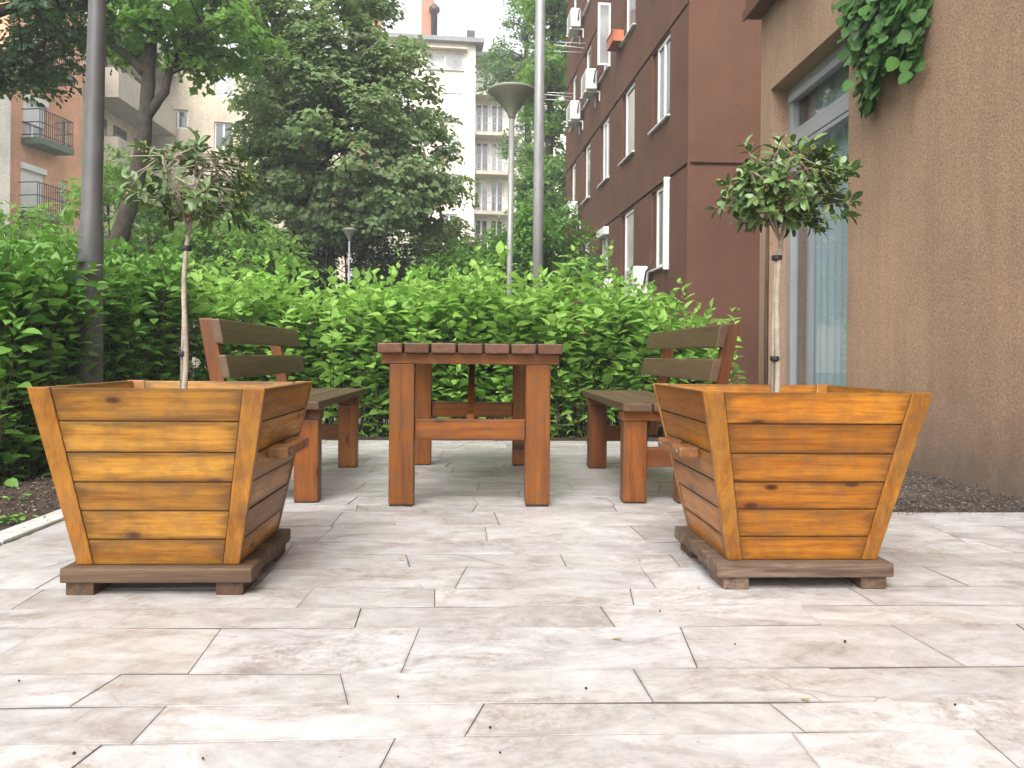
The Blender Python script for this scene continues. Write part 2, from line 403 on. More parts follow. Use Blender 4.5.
    def build(s, name, mat, parent=None, sub=True):
        """vertices are in world space unless local=True was used by the caller through parent at origin"""
        me = bpy.data.meshes.new(name); off = Vector((0, 0, 0))
        if parent is not None and sub:
            p = parent
            while p is not None: off += p.location; p = p.parent
        me.from_pydata([(x - off.x, y - off.y, z - off.z) for x, y, z in s.v], [], s.f)
        me.polygons.foreach_set('use_smooth', s.sm)
        for nm, dat, ty in (('gco', s.g, 'FLOAT_VECTOR'), ('rnd', s.r, 'FLOAT'), ('wear', s.w, 'FLOAT'), ('half', s.h, 'FLOAT_VECTOR')):
            a = me.attributes.new(nm, ty, 'POINT')
            a.data.foreach_set('vector' if ty == 'FLOAT_VECTOR' else 'value', np.array(dat, dtype=np.float32).ravel())
        me.materials.append(mat); me.update()
        return link(bpy.data.objects.new(name, me), parent)

def np_mesh(name, V, Q, mat, rnd, gco=None, parent=None, smooth=False):
    """V (n,3), Q (m,4) quads; V in world space"""
    off = np.zeros(3)
    p = parent
    while p is not None: off += np.array(p.location); p = p.parent
    me = bpy.data.meshes.new(name)
    me.vertices.add(len(V)); me.vertices.foreach_set('co', (V - off).astype(np.float32).ravel())
    me.loops.add(Q.size); me.loops.foreach_set('vertex_index', Q.astype(np.int32).ravel())
    me.polygons.add(len(Q)); me.polygons.foreach_set('loop_start', np.arange(0, Q.size, 4, dtype=np.int32))
    me.polygons.foreach_set('use_smooth', np.full(len(Q), smooth))
    a = me.attributes.new('rnd', 'FLOAT', 'POINT'); a.data.foreach_set('value', rnd.astype(np.float32))
    if gco is not None:
        a = me.attributes.new('gco', 'FLOAT_VECTOR', 'POINT'); a.data.foreach_set('vector', gco.astype(np.float32).ravel())
    me.materials.append(mat); me.update(calc_edges=True); me.validate()
    return link(bpy.data.objects.new(name, me), parent)

LEAF6 = (np.array([(0, 0, 0), (.32, -.30, .07), (.70, -.22, .03), (1, 0, -.10), (.70, .22, .03), (.32, .30, .07)], float), np.array([(0, 1, 2, 3), (0, 3, 4, 5)]))
LEAF4 = (np.array([(0, 0, 0), (.45, -.36, .05), (1, 0, -.08), (.45, .36, .05)], float), np.array([(0, 1, 2, 3)]))
LEAF_MAPLE = (np.array([(0, 0, 0), (.30, -.52, .05), (.62, -.24, .03), (1, 0, -.12), (.62, .24, .03), (.30, .52, .05)], float), np.array([(0, 1, 2, 3), (0, 3, 4, 5)]))
def leaf_grid(ws, droop, cup, xs=None):
    n = len(ws); V = []
    for i, w in enumerate(ws):
        x = i / (n - 1) if xs is None else xs[i]
        z = -droop * x * x
        for sgn in (-1, 0, 1): V.append((x, sgn * w, z + (cup * w if sgn else 0)))
    Q = []
    for i in range(n - 1):
        for k in (0, 1): a = i * 3 + k; Q.append((a, a + 1, a + 4, a + 3))
    return np.array(V, float), np.array(Q)
LEAF_HOLLY = leaf_grid([.012, .15, .225, .245, .19, .012], .20, .30)
LEAF_HEDGE = leaf_grid([.01, .29, .34, .20, .008], .20, .28, [0, .22, .48, .76, 1])
LEAF_ROUND = leaf_grid([.14, .48, .56, .40, .02], .12, .12, [0, .12, .42, .75, 1])

def unit(a): return a / np.maximum(np.linalg.norm(a, axis=-1, keepdims=True), 1e-9)
def leaves(name, P, D, Nn, S, tpl, mat, rng, parent=None, rnd=None, smooth=False, keep_g=False):
    T, Q = tpl; n = len(P)
    D = unit(D); B = unit(np.cross(Nn, D)); U = np.cross(D, B)
    S = np.asarray(S).reshape(-1, 1, 1)
    V = P[:, None, :] + S * (T[None, :, 0:1] * D[:, None, :] + T[None, :, 1:2] * B[:, None, :] + T[None, :, 2:3] * U[:, None, :])
    k = len(T)
    QQ = (Q[None] + (np.arange(n) * k)[:, None, None]).reshape(-1, 4)
    if rnd is None: rnd = rng.random(n)
    g = np.tile(T, (n, 1)) if keep_g else None
    return np_mesh(name, V.reshape(-1, 3), QQ, mat, np.repeat(rnd, k), g, parent, smooth)
def stems(name, P, R, mat, parent=None, seg=4):
    """P (n,K,3) centre lines, R (n,K) radii"""
    n, K, _ = P.shape
    t = unit(np.gradient(P, axis=1)); ref = np.array([.31, .17, .05]) + 0 * t
    a = unit(np.cross(t, ref)); b = np.cross(t, a)
    th = np.arange(seg) * 2 * pi / seg
    V = P[:, :, None, :] + R[:, :, None, None] * (np.cos(th)[None, None, :, None] * a[:, :, None, :] + np.sin(th)[None, None, :, None] * b[:, :, None, :])
    idx = np.arange(n * K * seg).reshape(n, K, seg)
    A = idx[:, :-1, :]; Bq = idx[:, 1:, :]
    Q = np.stack([A, np.roll(A, -1, 2), np.roll(Bq, -1, 2), Bq], -1).reshape(-1, 4)
    return np_mesh(name, V.reshape(-1, 3), Q, mat, np.zeros(n * K * seg), None, parent, True)
random.seed(7)
Z3 = Vector((0, 0, 1))
# ------------------------------------------------------------------ ground, paving, path, soil
m = MB()
R_ = 150
m.quad((-R_, -R_, -.06), (R_, -R_, -.06), (R_, R_, -.06), (-R_, R_, -.06))
tag(m.build('ground', M['ground']), kind='structure')

def paving():
    rr = random.Random(11)
    PX0, PX1, PXR, YB = -1.735, 5.2, 1.62, 3.63
    edges = [-.6, -.35, -.12, .12, .30, .52, .70, .93, 1.10, 1.29, 1.487, 1.627, 1.798, 2.089, 2.257, 2.44, 2.68, 2.86, 3.04, 3.33, 3.63, 3.80, 4.02, 4.20, 4.48, 4.66, 4.84, 5.10, 5.28, 5.56, 5.74, 6.0, 6.18, 6.42, 6.68]
    m = MB()
    for i in range(len(edges) - 1):
        y0, y1 = edges[i], edges[i + 1]
        x = PX0 - (0 if i % 2 else .3) ; xe = PX1 if y1 <= YB + .01 else PXR
        cuts = [PX0]
        x = PX0 + rr.uniform(.2, .65)
        while x < xe - .2:
            cuts.append(x); x += rr.choice([.38, .50, .60, .66, .72, .62]) * rr.uniform(.92, 1.1)
        cuts.append(xe)
        sk = [0] + [rr.gauss(0, .010) + (rr.uniform(-.06, .06) if rr.random() < .07 else 0) for _ in cuts[1:-1]] + [0]
        wob = lambda x, y: .007 * sin(x * 2.3 + y * 17) + .004 * sin(x * 6.1 + y * 31)
        for k in range(len(cuts) - 1):
            g = rr.uniform(.0003, .0009); gy = rr.uniform(.0009, .0021)
            a, b = cuts[k], cuts[k + 1]
            q = [(a - sk[k] + g, y0 + wob(a, y0) + gy), (b - sk[k + 1] - g, y0 + wob(b, y0) + gy), (b + sk[k + 1] - g, y1 + wob(b, y1) - gy), (a + sk[k] + g, y1 + wob(a, y1) - gy)]
            pieces = [q]
            if rr.random() < .13 and b - a > .4:       # a slab broken in two
                t0, t1 = rr.uniform(.25, .75), rr.uniform(.2, .8)
                lo = lambda A, B, t: (A[0] + (B[0] - A[0]) * t, A[1] + (B[1] - A[1]) * t)
                s0, s1 = lo(q[0], q[1], t0), lo(q[3], q[2], t1)
                e = .0008
                pieces = [[q[0], (s0[0] - e, s0[1]), (s1[0] - e, s1[1]), q[3]], [(s0[0] + e, s0[1]), q[1], q[2], (s1[0] + e, s1[1])]]
            rnd = rr.random()
            for q in pieces:
                z = rr.uniform(-.0012, .0012); tl = rr.uniform(-.0012, .0012)
                cx = sum(p[0] for p in q) / 4; cy_ = sum(p[1] for p in q) / 4
                ins = .0010
                top, out = [], []
                for p in q:
                    dx, dy = cx - p[0], cy_ - p[1]
                    top.append((p[0] + ins * (1 if dx > 0 else -1), p[1] + ins * (1 if dy > 0 else -1), z + tl * (1 if dx > 0 else -1)))
                    out.append((p[0], p[1], z - .0016))
                low = [(p[0], p[1], -.018) for p in q]
                V = top + out + low
                Fc = [(0, 1, 2, 3)] + [(j, 4 + j, 4 + (j + 1) % 4, (j + 1) % 4) for j in range(4)] + [(4 + j, 8 + j, 8 + (j + 1) % 4, 4 + (j + 1) % 4) for j in range(4)]
                ins2 = .009    # inner ring so the worn arris stays narrow
                inn = [(p[0] + ins2 * (1 if cx - p[0] > 0 else -1), p[1] + ins2 * (1 if cy_ - p[1] > 0 else -1), t[2]) for p, t in zip(q, top)]
                V += inn
                Fc[0] = (12, 13, 14, 15)
                Fc += [(j, (j + 1) % 4, 12 + (j + 1) % 4, 12 + j) for j in range(4)]
                m.add(V, Fc, None, min(1, max(0, rnd + rr.uniform(-.05, .05))), [1.0] * 4 + [2] * 8 + [0] * 4)
    tag(m.build('paving', M['paving']), kind='structure')
    j = MB()
    j.quad((PX0, -.6, -.0045), (PX1, -.6, -.0045), (PX1, YB, -.0045), (PX0, YB, -.0045))
    j.quad((PX0, YB, -.0045), (PXR, YB, -.0045), (PXR, 6.68, -.0045), (PX0, 6.68, -.0045))
    tag(j.build('paving_bed', M['joint']), kind='structure')
paving()

def soil_patch(name, x0, x1, y0, y1, nx, ny, z, amp, mat, seed, hump=0.0):
    rg = np.random.default_rng(seed)
    xs = np.linspace(x0, x1, nx); ys = np.linspace(y0, y1, ny)
    X, Y = np.meshgrid(xs, ys); H = np.zeros_like(X)
    for fq, am in ((2.3, .5), (5.1, .35), (11, .25), (23, .2)):
        a, b, c, d = rg.uniform(0, 6, 4)
        H += am * np.sin(X * fq + a + 1.3 * np.sin(Y * fq * .7 + b)) * np.sin(Y * fq * 1.1 + c + np.sin(X * fq * .8 + d))
    H += rg.normal(0, .35, H.shape)
    e = np.minimum.reduce([(X - x0), (x1 - X), (Y - y0), (y1 - Y)]); 
    Zz = z + amp * H * np.clip(e / .06, 0, 1) + hump * np.clip(e / .35, 0, 1)
    V = np.stack([X, Y, Zz], -1).reshape(-1, 3)
    i = np.arange(nx * ny).reshape(ny, nx)
    Q = np.stack([i[:-1, :-1], i[:-1, 1:], i[1:, 1:], i[1:, :-1]], -1).reshape(-1, 4)
    o = np_mesh(name, V, Q, mat, np.zeros(len(V)), None, None, True)
    return tag(o, kind='structure')
soil_patch('soil_bed', -5.2, -1.86, 1.0, 8.1, 130, 260, -.012, .010, M['soil'], 3, .03)
soil_patch('gravel_bed', 1.63, 2.80, 3.66, 8.2, 90, 260, -.012, .006, M['gravel'], 4, .02)
soil_patch('hedge_bed', -1.855, 3.6, 6.70, 8.0, 200, 60, -.02, .008, M['soil'], 5, .01)
m = MB(); m.quad((-9, 8.15, -.03), (9, 8.15, -.03), (9, 11.2, -.03), (-9, 11.2, -.03))
tag(m.build('path', M['asphalt']), kind='structure')

m = MB(); y = .3; rk = random.Random(3)
while y < 6.6:
    L = rk.uniform(.85, 1.05)
    m.box((-1.855 + rk.uniform(-.004, .004), y, -.05), (-1.741, y + L - .006, .012 + rk.uniform(-.003, .004)), .008); y += L
tag(m.build('kerb', M['kerb']), kind='structure')

# ------------------------------------------------------------------ facade builder
def facade(mb, O, u, n, L, z0, z1, ops):
    """wall sheet with openings (u0,u1,z0,z1,depth); reveals and a back sheet for each opening"""
    O = Vector(O); u = Vector(u); n = Vector(n)
    us = sorted({0.0, L} | {min(max(o[k], 0), L) for o in ops for k in (0, 1)})
    zs = sorted({z0, z1} | {min(max(o[k], z0), z1) for o in ops for k in (2, 3)})
    P = lambda a, z, d=0.0: (O.x + u.x * a - n.x * d, O.y + u.y * a - n.y * d, z)
    for i in range(len(us) - 1):
        for j in range(len(zs) - 1):
            a, b, c, d = us[i], us[i + 1], zs[j], zs[j + 1]
            if b - a < 1e-4 or d - c < 1e-4: continue
            mu, mz = (a + b) / 2, (c + d) / 2
            if any(o[0] < mu < o[1] and o[2] < mz < o[3] for o in ops): continue
            mb.quad(P(a, c), P(b, c), P(b, d), P(a, d))
    for (a, b, c, d, dep) in ops:
        mb.quad(P(a, c), P(a, c, dep), P(a, d, dep), P(a, d)); mb.quad(P(b, c), P(b, d), P(b, d, dep), P(b, c, dep))
        mb.quad(P(a, d), P(a, d, dep), P(b, d, dep), P(b, d)); mb.quad(P(a, c), P(b, c), P(b, c, dep), P(a, c, dep))
        mb.quad(P(a, c, dep), P(b, c, dep), P(b, d, dep), P(a, d, dep))

def window(root, O, u, n, u0, u1, z0, z1, dep, mull=1, fw=.06, pane='pane_dark', frame='white_frame', trans=None, name='window'):
    f = MB(); e = .004
    d0, d1 = -dep + .01, -dep + .07
    f.obox(O, u, n, (u0 + e, u0 + fw), (d0, d1), (z0 + e, z1 - e)); f.obox(O, u, n, (u1 - fw, u1 - e), (d0, d1), (z0 + e, z1 - e))
    f.obox(O, u, n, (u0 + fw, u1 - fw), (d0, d1 - .002), (z0 + e, z0 + fw)); f.obox(O, u, n, (u0 + fw, u1 - fw), (d0, d1 - .002), (z1 - fw, z1 - e))
    for k in range(mull):
        c = u0 + (u1 - u0) * (k + 1) / (mull + 1)
        f.obox(O, u, n, (c - fw * .6, c + fw * .6), (d0, d1 - .004), (z0 + fw, z1 - fw))
    if trans: f.obox(O, u, n, (u0 + fw, u1 - fw), (d0, d1 - .006), (trans - .04, trans + .04))
    w = f.build(name, M[frame], root)
    p = MB(); p.obox(O, u, n, (u0 + fw * .7, u1 - fw * .7), (d0 + .012, d0 + .03), (z0 + fw * .7, z1 - fw * .7))
    p.build('pane', M[pane], w)
    return w
def sill(root, O, u, n, u0, u1, z, out=.10, mat='white_metal'):
    s = MB(); s.obox(O, u, n, (u0 - .04, u1 + .04), (-.05, out), (z - .03, z - .003)); return s.build('sill', M[mat], root)
def uz(px, py, O, n, u):
    p = on_plane(px, py, O, n); return (p - Vector(O)).dot(u), p.z

# ------------------------------------------------------------------ brown apartment block
C0 = at(686, 356, 13.7); C1 = at(564, 356, 26.9)
C0 = Vector((C0.x, C0.y, 0)); C1 = Vector((C1.x, C1.y, 0))
uB = (C1 - C0).normalized(); nB = Vector((-uB.y, uB.x, 0)); LB = (C1 - C0).length
zgap = uz(687, 164, C0, nB, uB)[1]; HB = 2.80; TOPB = 15.2
br = empty('apartment_block', (C0.x, C0.y, 0), 'dark brown rendered apartment block with white windows and air conditioners, behind the hedge', 'building')
colsB = [(649.5, 667.5), (619.5, 632.5), (598, 607.5), (581.8, 588.5), (569, 574)]
ucols = []
for a, b in colsB:
    ub, ua = uz(a, 356, C0, nB, uB)[0], uz(b, 356, C0, nB, uB)[0]; ucols.append((ua, ub))
ops, wins = [], []
for k in range(-1, 4):
    g = zgap + k * HB
    for ci, (a, b) in enumerate(ucols):
        z0, z1 = g + 1.18, g + HB - .05
        ops.append((a, b, z0, z1, .12)); wins.append((k, ci, a, b, z0, z1))
    ops.append((0, LB, g - .035, g + .03, .05))
ops = [o for o in ops if o[2] > 0]
m = MB()
facade(m, C0, uB, nB, LB, 0, TOPB, ops)
# the face turned to the camera, plain but for the panel joint, and the far side
uF = Vector((1, 0, 0)); nF = Vector((0, -1, 0)); LF = 7.0
facade(m, C0, uF, nF, LF, 0, TOPB, [(0, LF, zgap + k * HB - .035, zgap + k * HB + .03, .05) for k in (0, 2, 3)])
C2 = C1 + Vector((LF, 0, 0))
m.quad((C1.x, C1.y, 0), (C2.x, C2.y, 0), (C2.x, C2.y, TOPB), (C1.x, C1.y, TOPB))
m.quad((C0.x + LF, C0.y, 0), (C2.x, C2.y, 0), (C2.x, C2.y, TOPB), (C0.x + LF, C0.y, TOPB))
m.build('wall', M['brown_wall'], br)
m = MB(); m.quad((C0.x, C0.y, TOPB), (C0.x + LF, C0.y, TOPB), (C2.x, C2.y, TOPB), (C1.x, C1.y, TOPB)); m.build('roof', M['roof_tin'], br)
rw = random.Random(5)
for (k, ci, a, b, z0, z1) in wins:
    if z0 < 0: continue
    b2 = b - (b - a) * .26
    w = window(br, C0, uB, nB, a, b2, z0, z1, .10, 1 if ci in (0, 2) else 0, .07, rw.choice(['pane_dark', 'pane_curtain', 'pane_dark']))
    sill(w, C0, uB, nB, a, b, z0, .07)
    m = MB(); m.obox(C0, uB, nB, (b2 + .002, b - .003), (-.115, -.06), (z0 + .004, z1 - .004)); m.build('recess_panel', M['brown_wall'], w)
    if (k, ci) == (-1, 2):
        s = MB(); s.obox(C0, uB, nB, (a - .02, b2 + .05), (-.05, .13), (z1 - .22, z1 - .02), .01); s.build('shutter_box', M['white_metal'], w)
    if (k, ci) == (-1, 0):
        s = MB(); s.obox(C0, uB, nB, (a - .03, a + .02), (-.03, .10), (z0 - .1, z1 + .06), .008); s.build('shutter_guide', M['white_metal'], w)
    if (k, ci) == (1, 2):            # a sash standing open
        s = MB(); s.obox(C0, uB, nB, (a - .03, a + .02), (.0, .32), (z0, z1)); sh = s.build('open_sash', M['white_frame'], w)
        s = MB(); s.obox(C0, uB, nB, (a - .036, a + .026), (.05, .27), (z0 + .06, z1 - .06)); s.build('pane', M['pane_curtain'], sh)

def aircon(px, py, label):
    a, z = uz(px, py, C0, nB, uB); g = []
    P = C0 + uB * a + Z3 * z
    r = empty('air_conditioner', P, label, 'air conditioner', 'air conditioners on the brown block')
    s = MB(); s.obox(C0, uB, nB, (a - .40, a + .40), (.10, .40), (z - .28, z + .28), .025); s.build('casing', M['white_metal'], r)
    f = MB(); f.obox(C0, uB, nB, (a - .30, a + .14), (.401, .408), (z - .21, z + .21)); fo = f.build('fan_grille', M['grey_wall'], r)
    n_ = MB()
    for q in range(6): n_.obox(C0, uB, nB, (a - .29, a + .13), (.409, .414), (z - .19 + q * .07, z - .17 + q * .07))
    n_.build('grille_bar', M['white_metal'], fo)
    for sx in (-.28, .28):
        b = MB(); b.obox(C0, uB, nB, (a + sx - .02, a + sx + .02), (.0, .44), (z - .32, z - .285)); b.obox(C0, uB, nB, (a + sx - .02, a + sx + .02), (.0, .03), (z - .55, z - .322)); b.build('bracket', M['white_metal'], r)
    t = MB(); pts = [C0 + uB * (a - .42) + nB * .2 + Z3 * (z - .1), C0 + uB * (a - .52) + nB * .18 + Z3 * (z + .15), C0 + uB * (a - .56) + nB * .05 + Z3 * (z + .35)]
    t.tube(pts, .02, 6); t.build('hose', M['black'], r)
aircon(598, 84, 'white air conditioner under the open sash on the brown block')
aircon(581.5, 114, 'white air conditioner level with the second panel joint, far end of brown block')
aircon(582, 23, 'topmost white air conditioner on the brown block')
aircon(579, 213, 'lowest clearly seen white air conditioner high on the far end of the brown block')
aircon(648, 282, 'white air conditioner below the nearest low window, half behind hedge tips')
aircon(614, 291, 'white air conditioner just above the hedge beneath the second low window')

a, z = uz(621.5, 41, C0, nB, uB); P = C0 + uB * a + Z3 * z
r = empty('flower_box', P, 'terracotta flower box hung below an upper window of the brown block', 'flower box')
s = MB()
for lo, hi in (((a - .34, a + .34), (.02, .05)), ((a - .34, a + .34), (.25, .28))): s.obox(C0, uB, nB, lo, hi, (z - .13, z + .13), .006)
s.obox(C0, uB, nB, (a - .34, a + .34), (.05, .25), (z - .13, z - .10)); s.obox(C0, uB, nB, (a - .34, a - .31), (.05, .25), (z - .1, z + .13)); s.obox(C0, uB, nB, (a + .31, a + .34), (.05, .25), (z - .1, z + .13))
s.obox(C0, uB, nB, (a - .36, a + .36), (.27, .295), (z + .09, z + .135), .004)
s.build('box', M['terracotta'], r)
s = MB(); s.obox(C0, uB, nB, (a - .31, a + .31), (.05, .25), (z - .1, z + .09)); s.build('soil', M['soil'], r)
for (p0, p1) in (((584, 48), (607, 46)), ((572, 97), (590, 86))):
    aa, zz = uz(*p0, C0, nB, uB); 
    t = MB(); A = C0 + uB * aa + Z3 * zz; t.tube([A, A + nB * .9 + Z3 * .05], .012, 6)
    t2 = A + nB * .9
    t.tube([A + nB * .85 + uB * -.35, A + nB * .85 + uB * .35], .010, 6); t.tube([A - uB * .35, A - uB * .35 + nB * .85], .010, 6); t.tube([A + uB * .35, A + uB * .35 + nB * .85], .010, 6)
    e = t.build('drying_rack', M['white_metal'])
    tag(e, 'thin white laundry rack jutting from the wall beside the ' + ('open sash' if p0[0] == 584 else 'second highest air conditioner'), 'drying rack', 'laundry racks on the brown block')

# ------------------------------------------------------------------ beige building at the right
WX = on_plane(1024, 494, (0, 0, 0), (0, 0, 1)).x
WX = 2.79
nW = Vector((-1, 0, 0)); uW = Vector((0, 1, 0)); OW = Vector((WX, -4, 0))
YE = on_plane(760, 200, OW, nW).y
ya, zl = on_plane(849.5, 18, OW, nW).y, on_plane(849.5, 18, OW, nW).z
yb = on_plane(771, 84, OW, nW).y
DZ0 = .22
bw = empty('beige_building', (WX, YE, 0), 'tan stucco building wall with a tall curtained window, at the right edge', 'building')
m = MB()
facade(m, OW, uW, nW, YE + 4, -.05, 8.5, [(ya + 4, yb + 4, DZ0, zl, .55)])
m.quad((WX, YE, -.05), (WX + 6, YE, -.05), (WX + 6, YE, 8.5), (WX, YE, 8.5)); m.quad((WX, -4, -.05), (WX + 6, -4, -.05), (WX + 6, -4, 8.5), (WX, -4, 8.5))
m.quad((WX, -4, 8.5), (WX + 6, -4, 8.5), (WX + 6, YE, 8.5), (WX, YE, 8.5))
m.build('wall', M['beige_wall'], bw)
# tall window: grey frame, transom, glass, curtain
f = MB(); D0, D1 = -.26, -.17
A, B = ya + 4, yb + 4
ob = lambda mb, ur, dr, zr, bev=.004: mb.obox(OW, uW, nW, ur, dr, zr, bev)
ob(f, (A + .003, A + .07), (D0, D1), (DZ0 + .003, zl - .003)); ob(f, (B - .07, B - .003), (D0, D1), (DZ0 + .003, zl - .003))
ob(f, (A + .07, B - .07), (D0, D1), (zl - .09, zl - .003)); ob(f, (A + .07, B - .07), (D0, D1), (DZ0 + .003, DZ0 + .09))
zt = on_plane(840, 112, OW + Vector((.2, 0, 0)), nW).z
ob(f, (A + .07, B - .07), (D0, D1 + .012), (zt - .055, zt + .055))
ob(f, (A + .07, B - .07), (D1 - .003, D1 + .03), (zl - .16, zl - .095))
wf = f.build('window', M['door_frame'], bw)
s = MB()
for (z0_, z1_) in ((DZ0 + .09, zt - .055), (zt + .055, zl - .09)):
    ob(s, (A + .072, A + .115), (D0 + .02, D1 + .006), (z0_, z1_)); ob(s, (B - .115, B - .072), (D0 + .02, D1 + .006), (z0_, z1_))
    ob(s, (A + .115, B - .115), (D0 + .02, D1 + .004), (z1_ - .045, z1_ - .002)); ob(s, (A + .115, B - .115), (D0 + .02, D1 + .004), (z0_ + .002, z0_ + .045))
s.build('sash', M['door_frame'], wf)
g = MB()
for (z0_, z1_) in ((DZ0 + .135, zt - .10), (zt + .10, zl - .135)):
    P0 = OW + uW * (A + .11) + Vector((.22, 0, 0)); P1 = OW + uW * (B - .11) + Vector((.22, 0, 0))
    g.quad((P0.x, P0.y, z0_), (P1.x, P1.y, z0_), (P1.x, P1.y, z1_), (P0.x, P0.y, z1_))
g.build('pane', M['glass'], wf)
cu = MB(); n_ = 160; Vc = []; Fq = []
for i in range(n_ + 1):
    t = i / n_; y = ya + .02 + (yb - ya - .04) * t
    x = WX + .36 + .012 * sin(t * 62 + 1.5 * sin(t * 9)) + .008 * sin(t * 23)
    Vc += [(x, y, DZ0 + .02), (x + .006 * sin(t * 40), y, zl - .02)]
for i in range(n_): Fq.append((2 * i, 2 * i + 2, 2 * i + 3, 2 * i + 1))
cu.add(Vc, Fq, None, 0, None, True); cu.build('curtain', M['curtain'], wf)
ws = MB(); ob(ws, (A + .003, B - .003), (-.16, -.003), (DZ0 + .002, DZ0 + .03)); ws.build('sill', M['grey_wall'], wf)
# brown panelled ledge on the corner, above
p = on_plane(746, 24, (WX - .14, 0, 0), nW)
m = MB(); m.box((WX - .16, 6.2, 4.08), (WX - .003, YE + .02, 5.2), .01); m.box((WX - .185, 6.2, 4.06), (WX - .163, YE + .03, 4.16), .004)
m.build('ledge', M['brown_wall'], bw)
# ------------------------------------------------------------------ far buildings
def frame_from(pa, ya_, pb, yb_):
    A = at(pa, 356, ya_); B = at(pb, 356, yb_); A.z = B.z = 0
    u = (B - A).normalized(); n = Vector((u.y, -u.x, 0)); return A, u, n, (B - A).length
def block(mb, A, u, n, L, H, depth, ops):
    facade(mb, A, u, n, L, 0, H, ops)
    B = A + u * L; A2, B2 = A - n * depth, B - n * depth
    for p, q in ((A, A2), (B, B2), (A2, B2)): mb.quad((p.x, p.y, 0), (q.x, q.y, 0), (q.x, q.y, H), (p.x, p.y, H))
    mb.quad((A.x, A.y, H), (B.x, B.y, H), (B2.x, B2.y, H), (A2.x, A2.y, H))
def railing(root, O, u, n, u0, u1, d, z0, z1, mat='rail', nb=14, sides=True):
    s = MB()
    for z in (z1, z0 + .12, z0 + (z1 - z0) * .55): s.obox(O, u, n, (u0, u1), (d - .03, d), (z - .03, z))
    for i in range(nb + 1):
        a = u0 + (u1 - u0) * i / nb; s.obox(O, u, n, (a - .011, a + .011), (d - .026, d - .005), (z0, z1 - .03))
    if sides:
        for a in (u0, u1):
            for z in (z1, z0 + .12, z0 + (z1 - z0) * .55): s.obox(O, u, n, (a - .015, a + .015), (0, d - .03), (z - .03, z))
    return s.build('railing', M[mat], root)

# salmon house with balconies
A, u, n, L = frame_from(8, 28.0, 80, 31.6)
TOPS = 13.6
sa = empty('salmon_house', A, 'salmon orange apartment house with green edged iron balconies, at the left edge', 'building')
rect = lambda x0, x1, y0, y1, A=A, n=n, u=u: (uz(x0, 356, A, n, u)[0], uz(x1, 356, A, n, u)[0], uz((x0 + x1) / 2, y1, A, n, u)[1], uz((x0 + x1) / 2, y0, A, n, u)[1])
doors = [rect(21, 44, 97, 141), rect(19, 43, 166, 213)]
P_ = doors[0][2] - doors[1][2]
doors.append((doors[0][0], doors[0][1], doors[0][2] + P_, doors[0][3] + P_)); doors.append((doors[0][0], doors[0][1], doors[0][2] + 2 * P_, doors[0][3] + 2 * P_))
doors.append((doors[0][0], doors[0][1], doors[1][2] - P_ + .7, doors[1][3] - P_))
smalls = [rect(60, 67.5, 118, 148), rect(58.5, 66, 180, 211)]
smalls += [(smalls[0][0], smalls[0][1], smalls[0][2] + k * P_, smalls[0][3] + k * P_) for k in (1, 2)] 
smalls.append((smalls[0][0], smalls[0][1], smalls[1][2] - P_, smalls[1][3] - P_))
m = MB(); block(m, A, u, n, L, TOPS, 9, [d + (.2,) for d in doors + smalls]); m.build('wall', M['salmon_wall'], sa)
for i, d in enumerate(doors):
    w = window(sa, A, u, n, *d, .16, 1, .07, 'pane_curtain' if i != 4 else 'pane_dark')
    s = MB(); h = (.95 if i == 0 else (d[3] - d[2]) - .05 if i == 1 else .4)
    s.obox(A, u, n, (d[0] + .02, d[1] - .02), (-.08, -.04), (d[3] - h, d[3] - .02))
    for k in range(int(h / .12)): s.obox(A, u, n, (d[0] + .02, d[1] - .02), (-.038, -.030), (d[3] - h + .12 * k, d[3] - h + .12 * k + .095))
    s.obox(A, u, n, (d[0] - .03, d[1] + .03), (-.08, .10), (d[3] - .2, d[3] + .03), .02)
    s.build('roller_shutter', M['shutter'], w)
for i, d in enumerate(smalls): window(sa, A, u, n, *d, .16, 0, .07, 'pane_curtain' if i else 'pane_dark', 'white_frame')
for d in doors[:4]:
    u0, u1 = d[0] - .1, smalls[0][0] - .32
    s = MB(); s.obox(A, u, n, (u0, u1), (.003, .75), (d[2] - .24, d[2] - .02)); b = s.build('balcony', M['green_slab'], sa)
    railing(b, A, u, n, u0 + .03, u1 - .03, .72, d[2] - .02, d[2] + .98, 'rail', 16)

# grey house end beside it
A2, u2, n2, L2 = frame_from(-130, 25.0, 8.5, 27.0)
zt2 = at(4, 63, 27).z
m = MB(); block(m, A2, u2, n2, L2, zt2, 6, []); 
e = empty('grey_house', A2, 'plain grey rendered gable end cut by the left edge of the photo', 'building'); m.build('wall', M['grey_wall'], e)
m = MB(); m.obox(A2, u2, n2, (-.1, L2 + .12), (-6.1, .12), (zt2 + .003, zt2 + .12)); m.build('roof', M['roof_tin'], e)

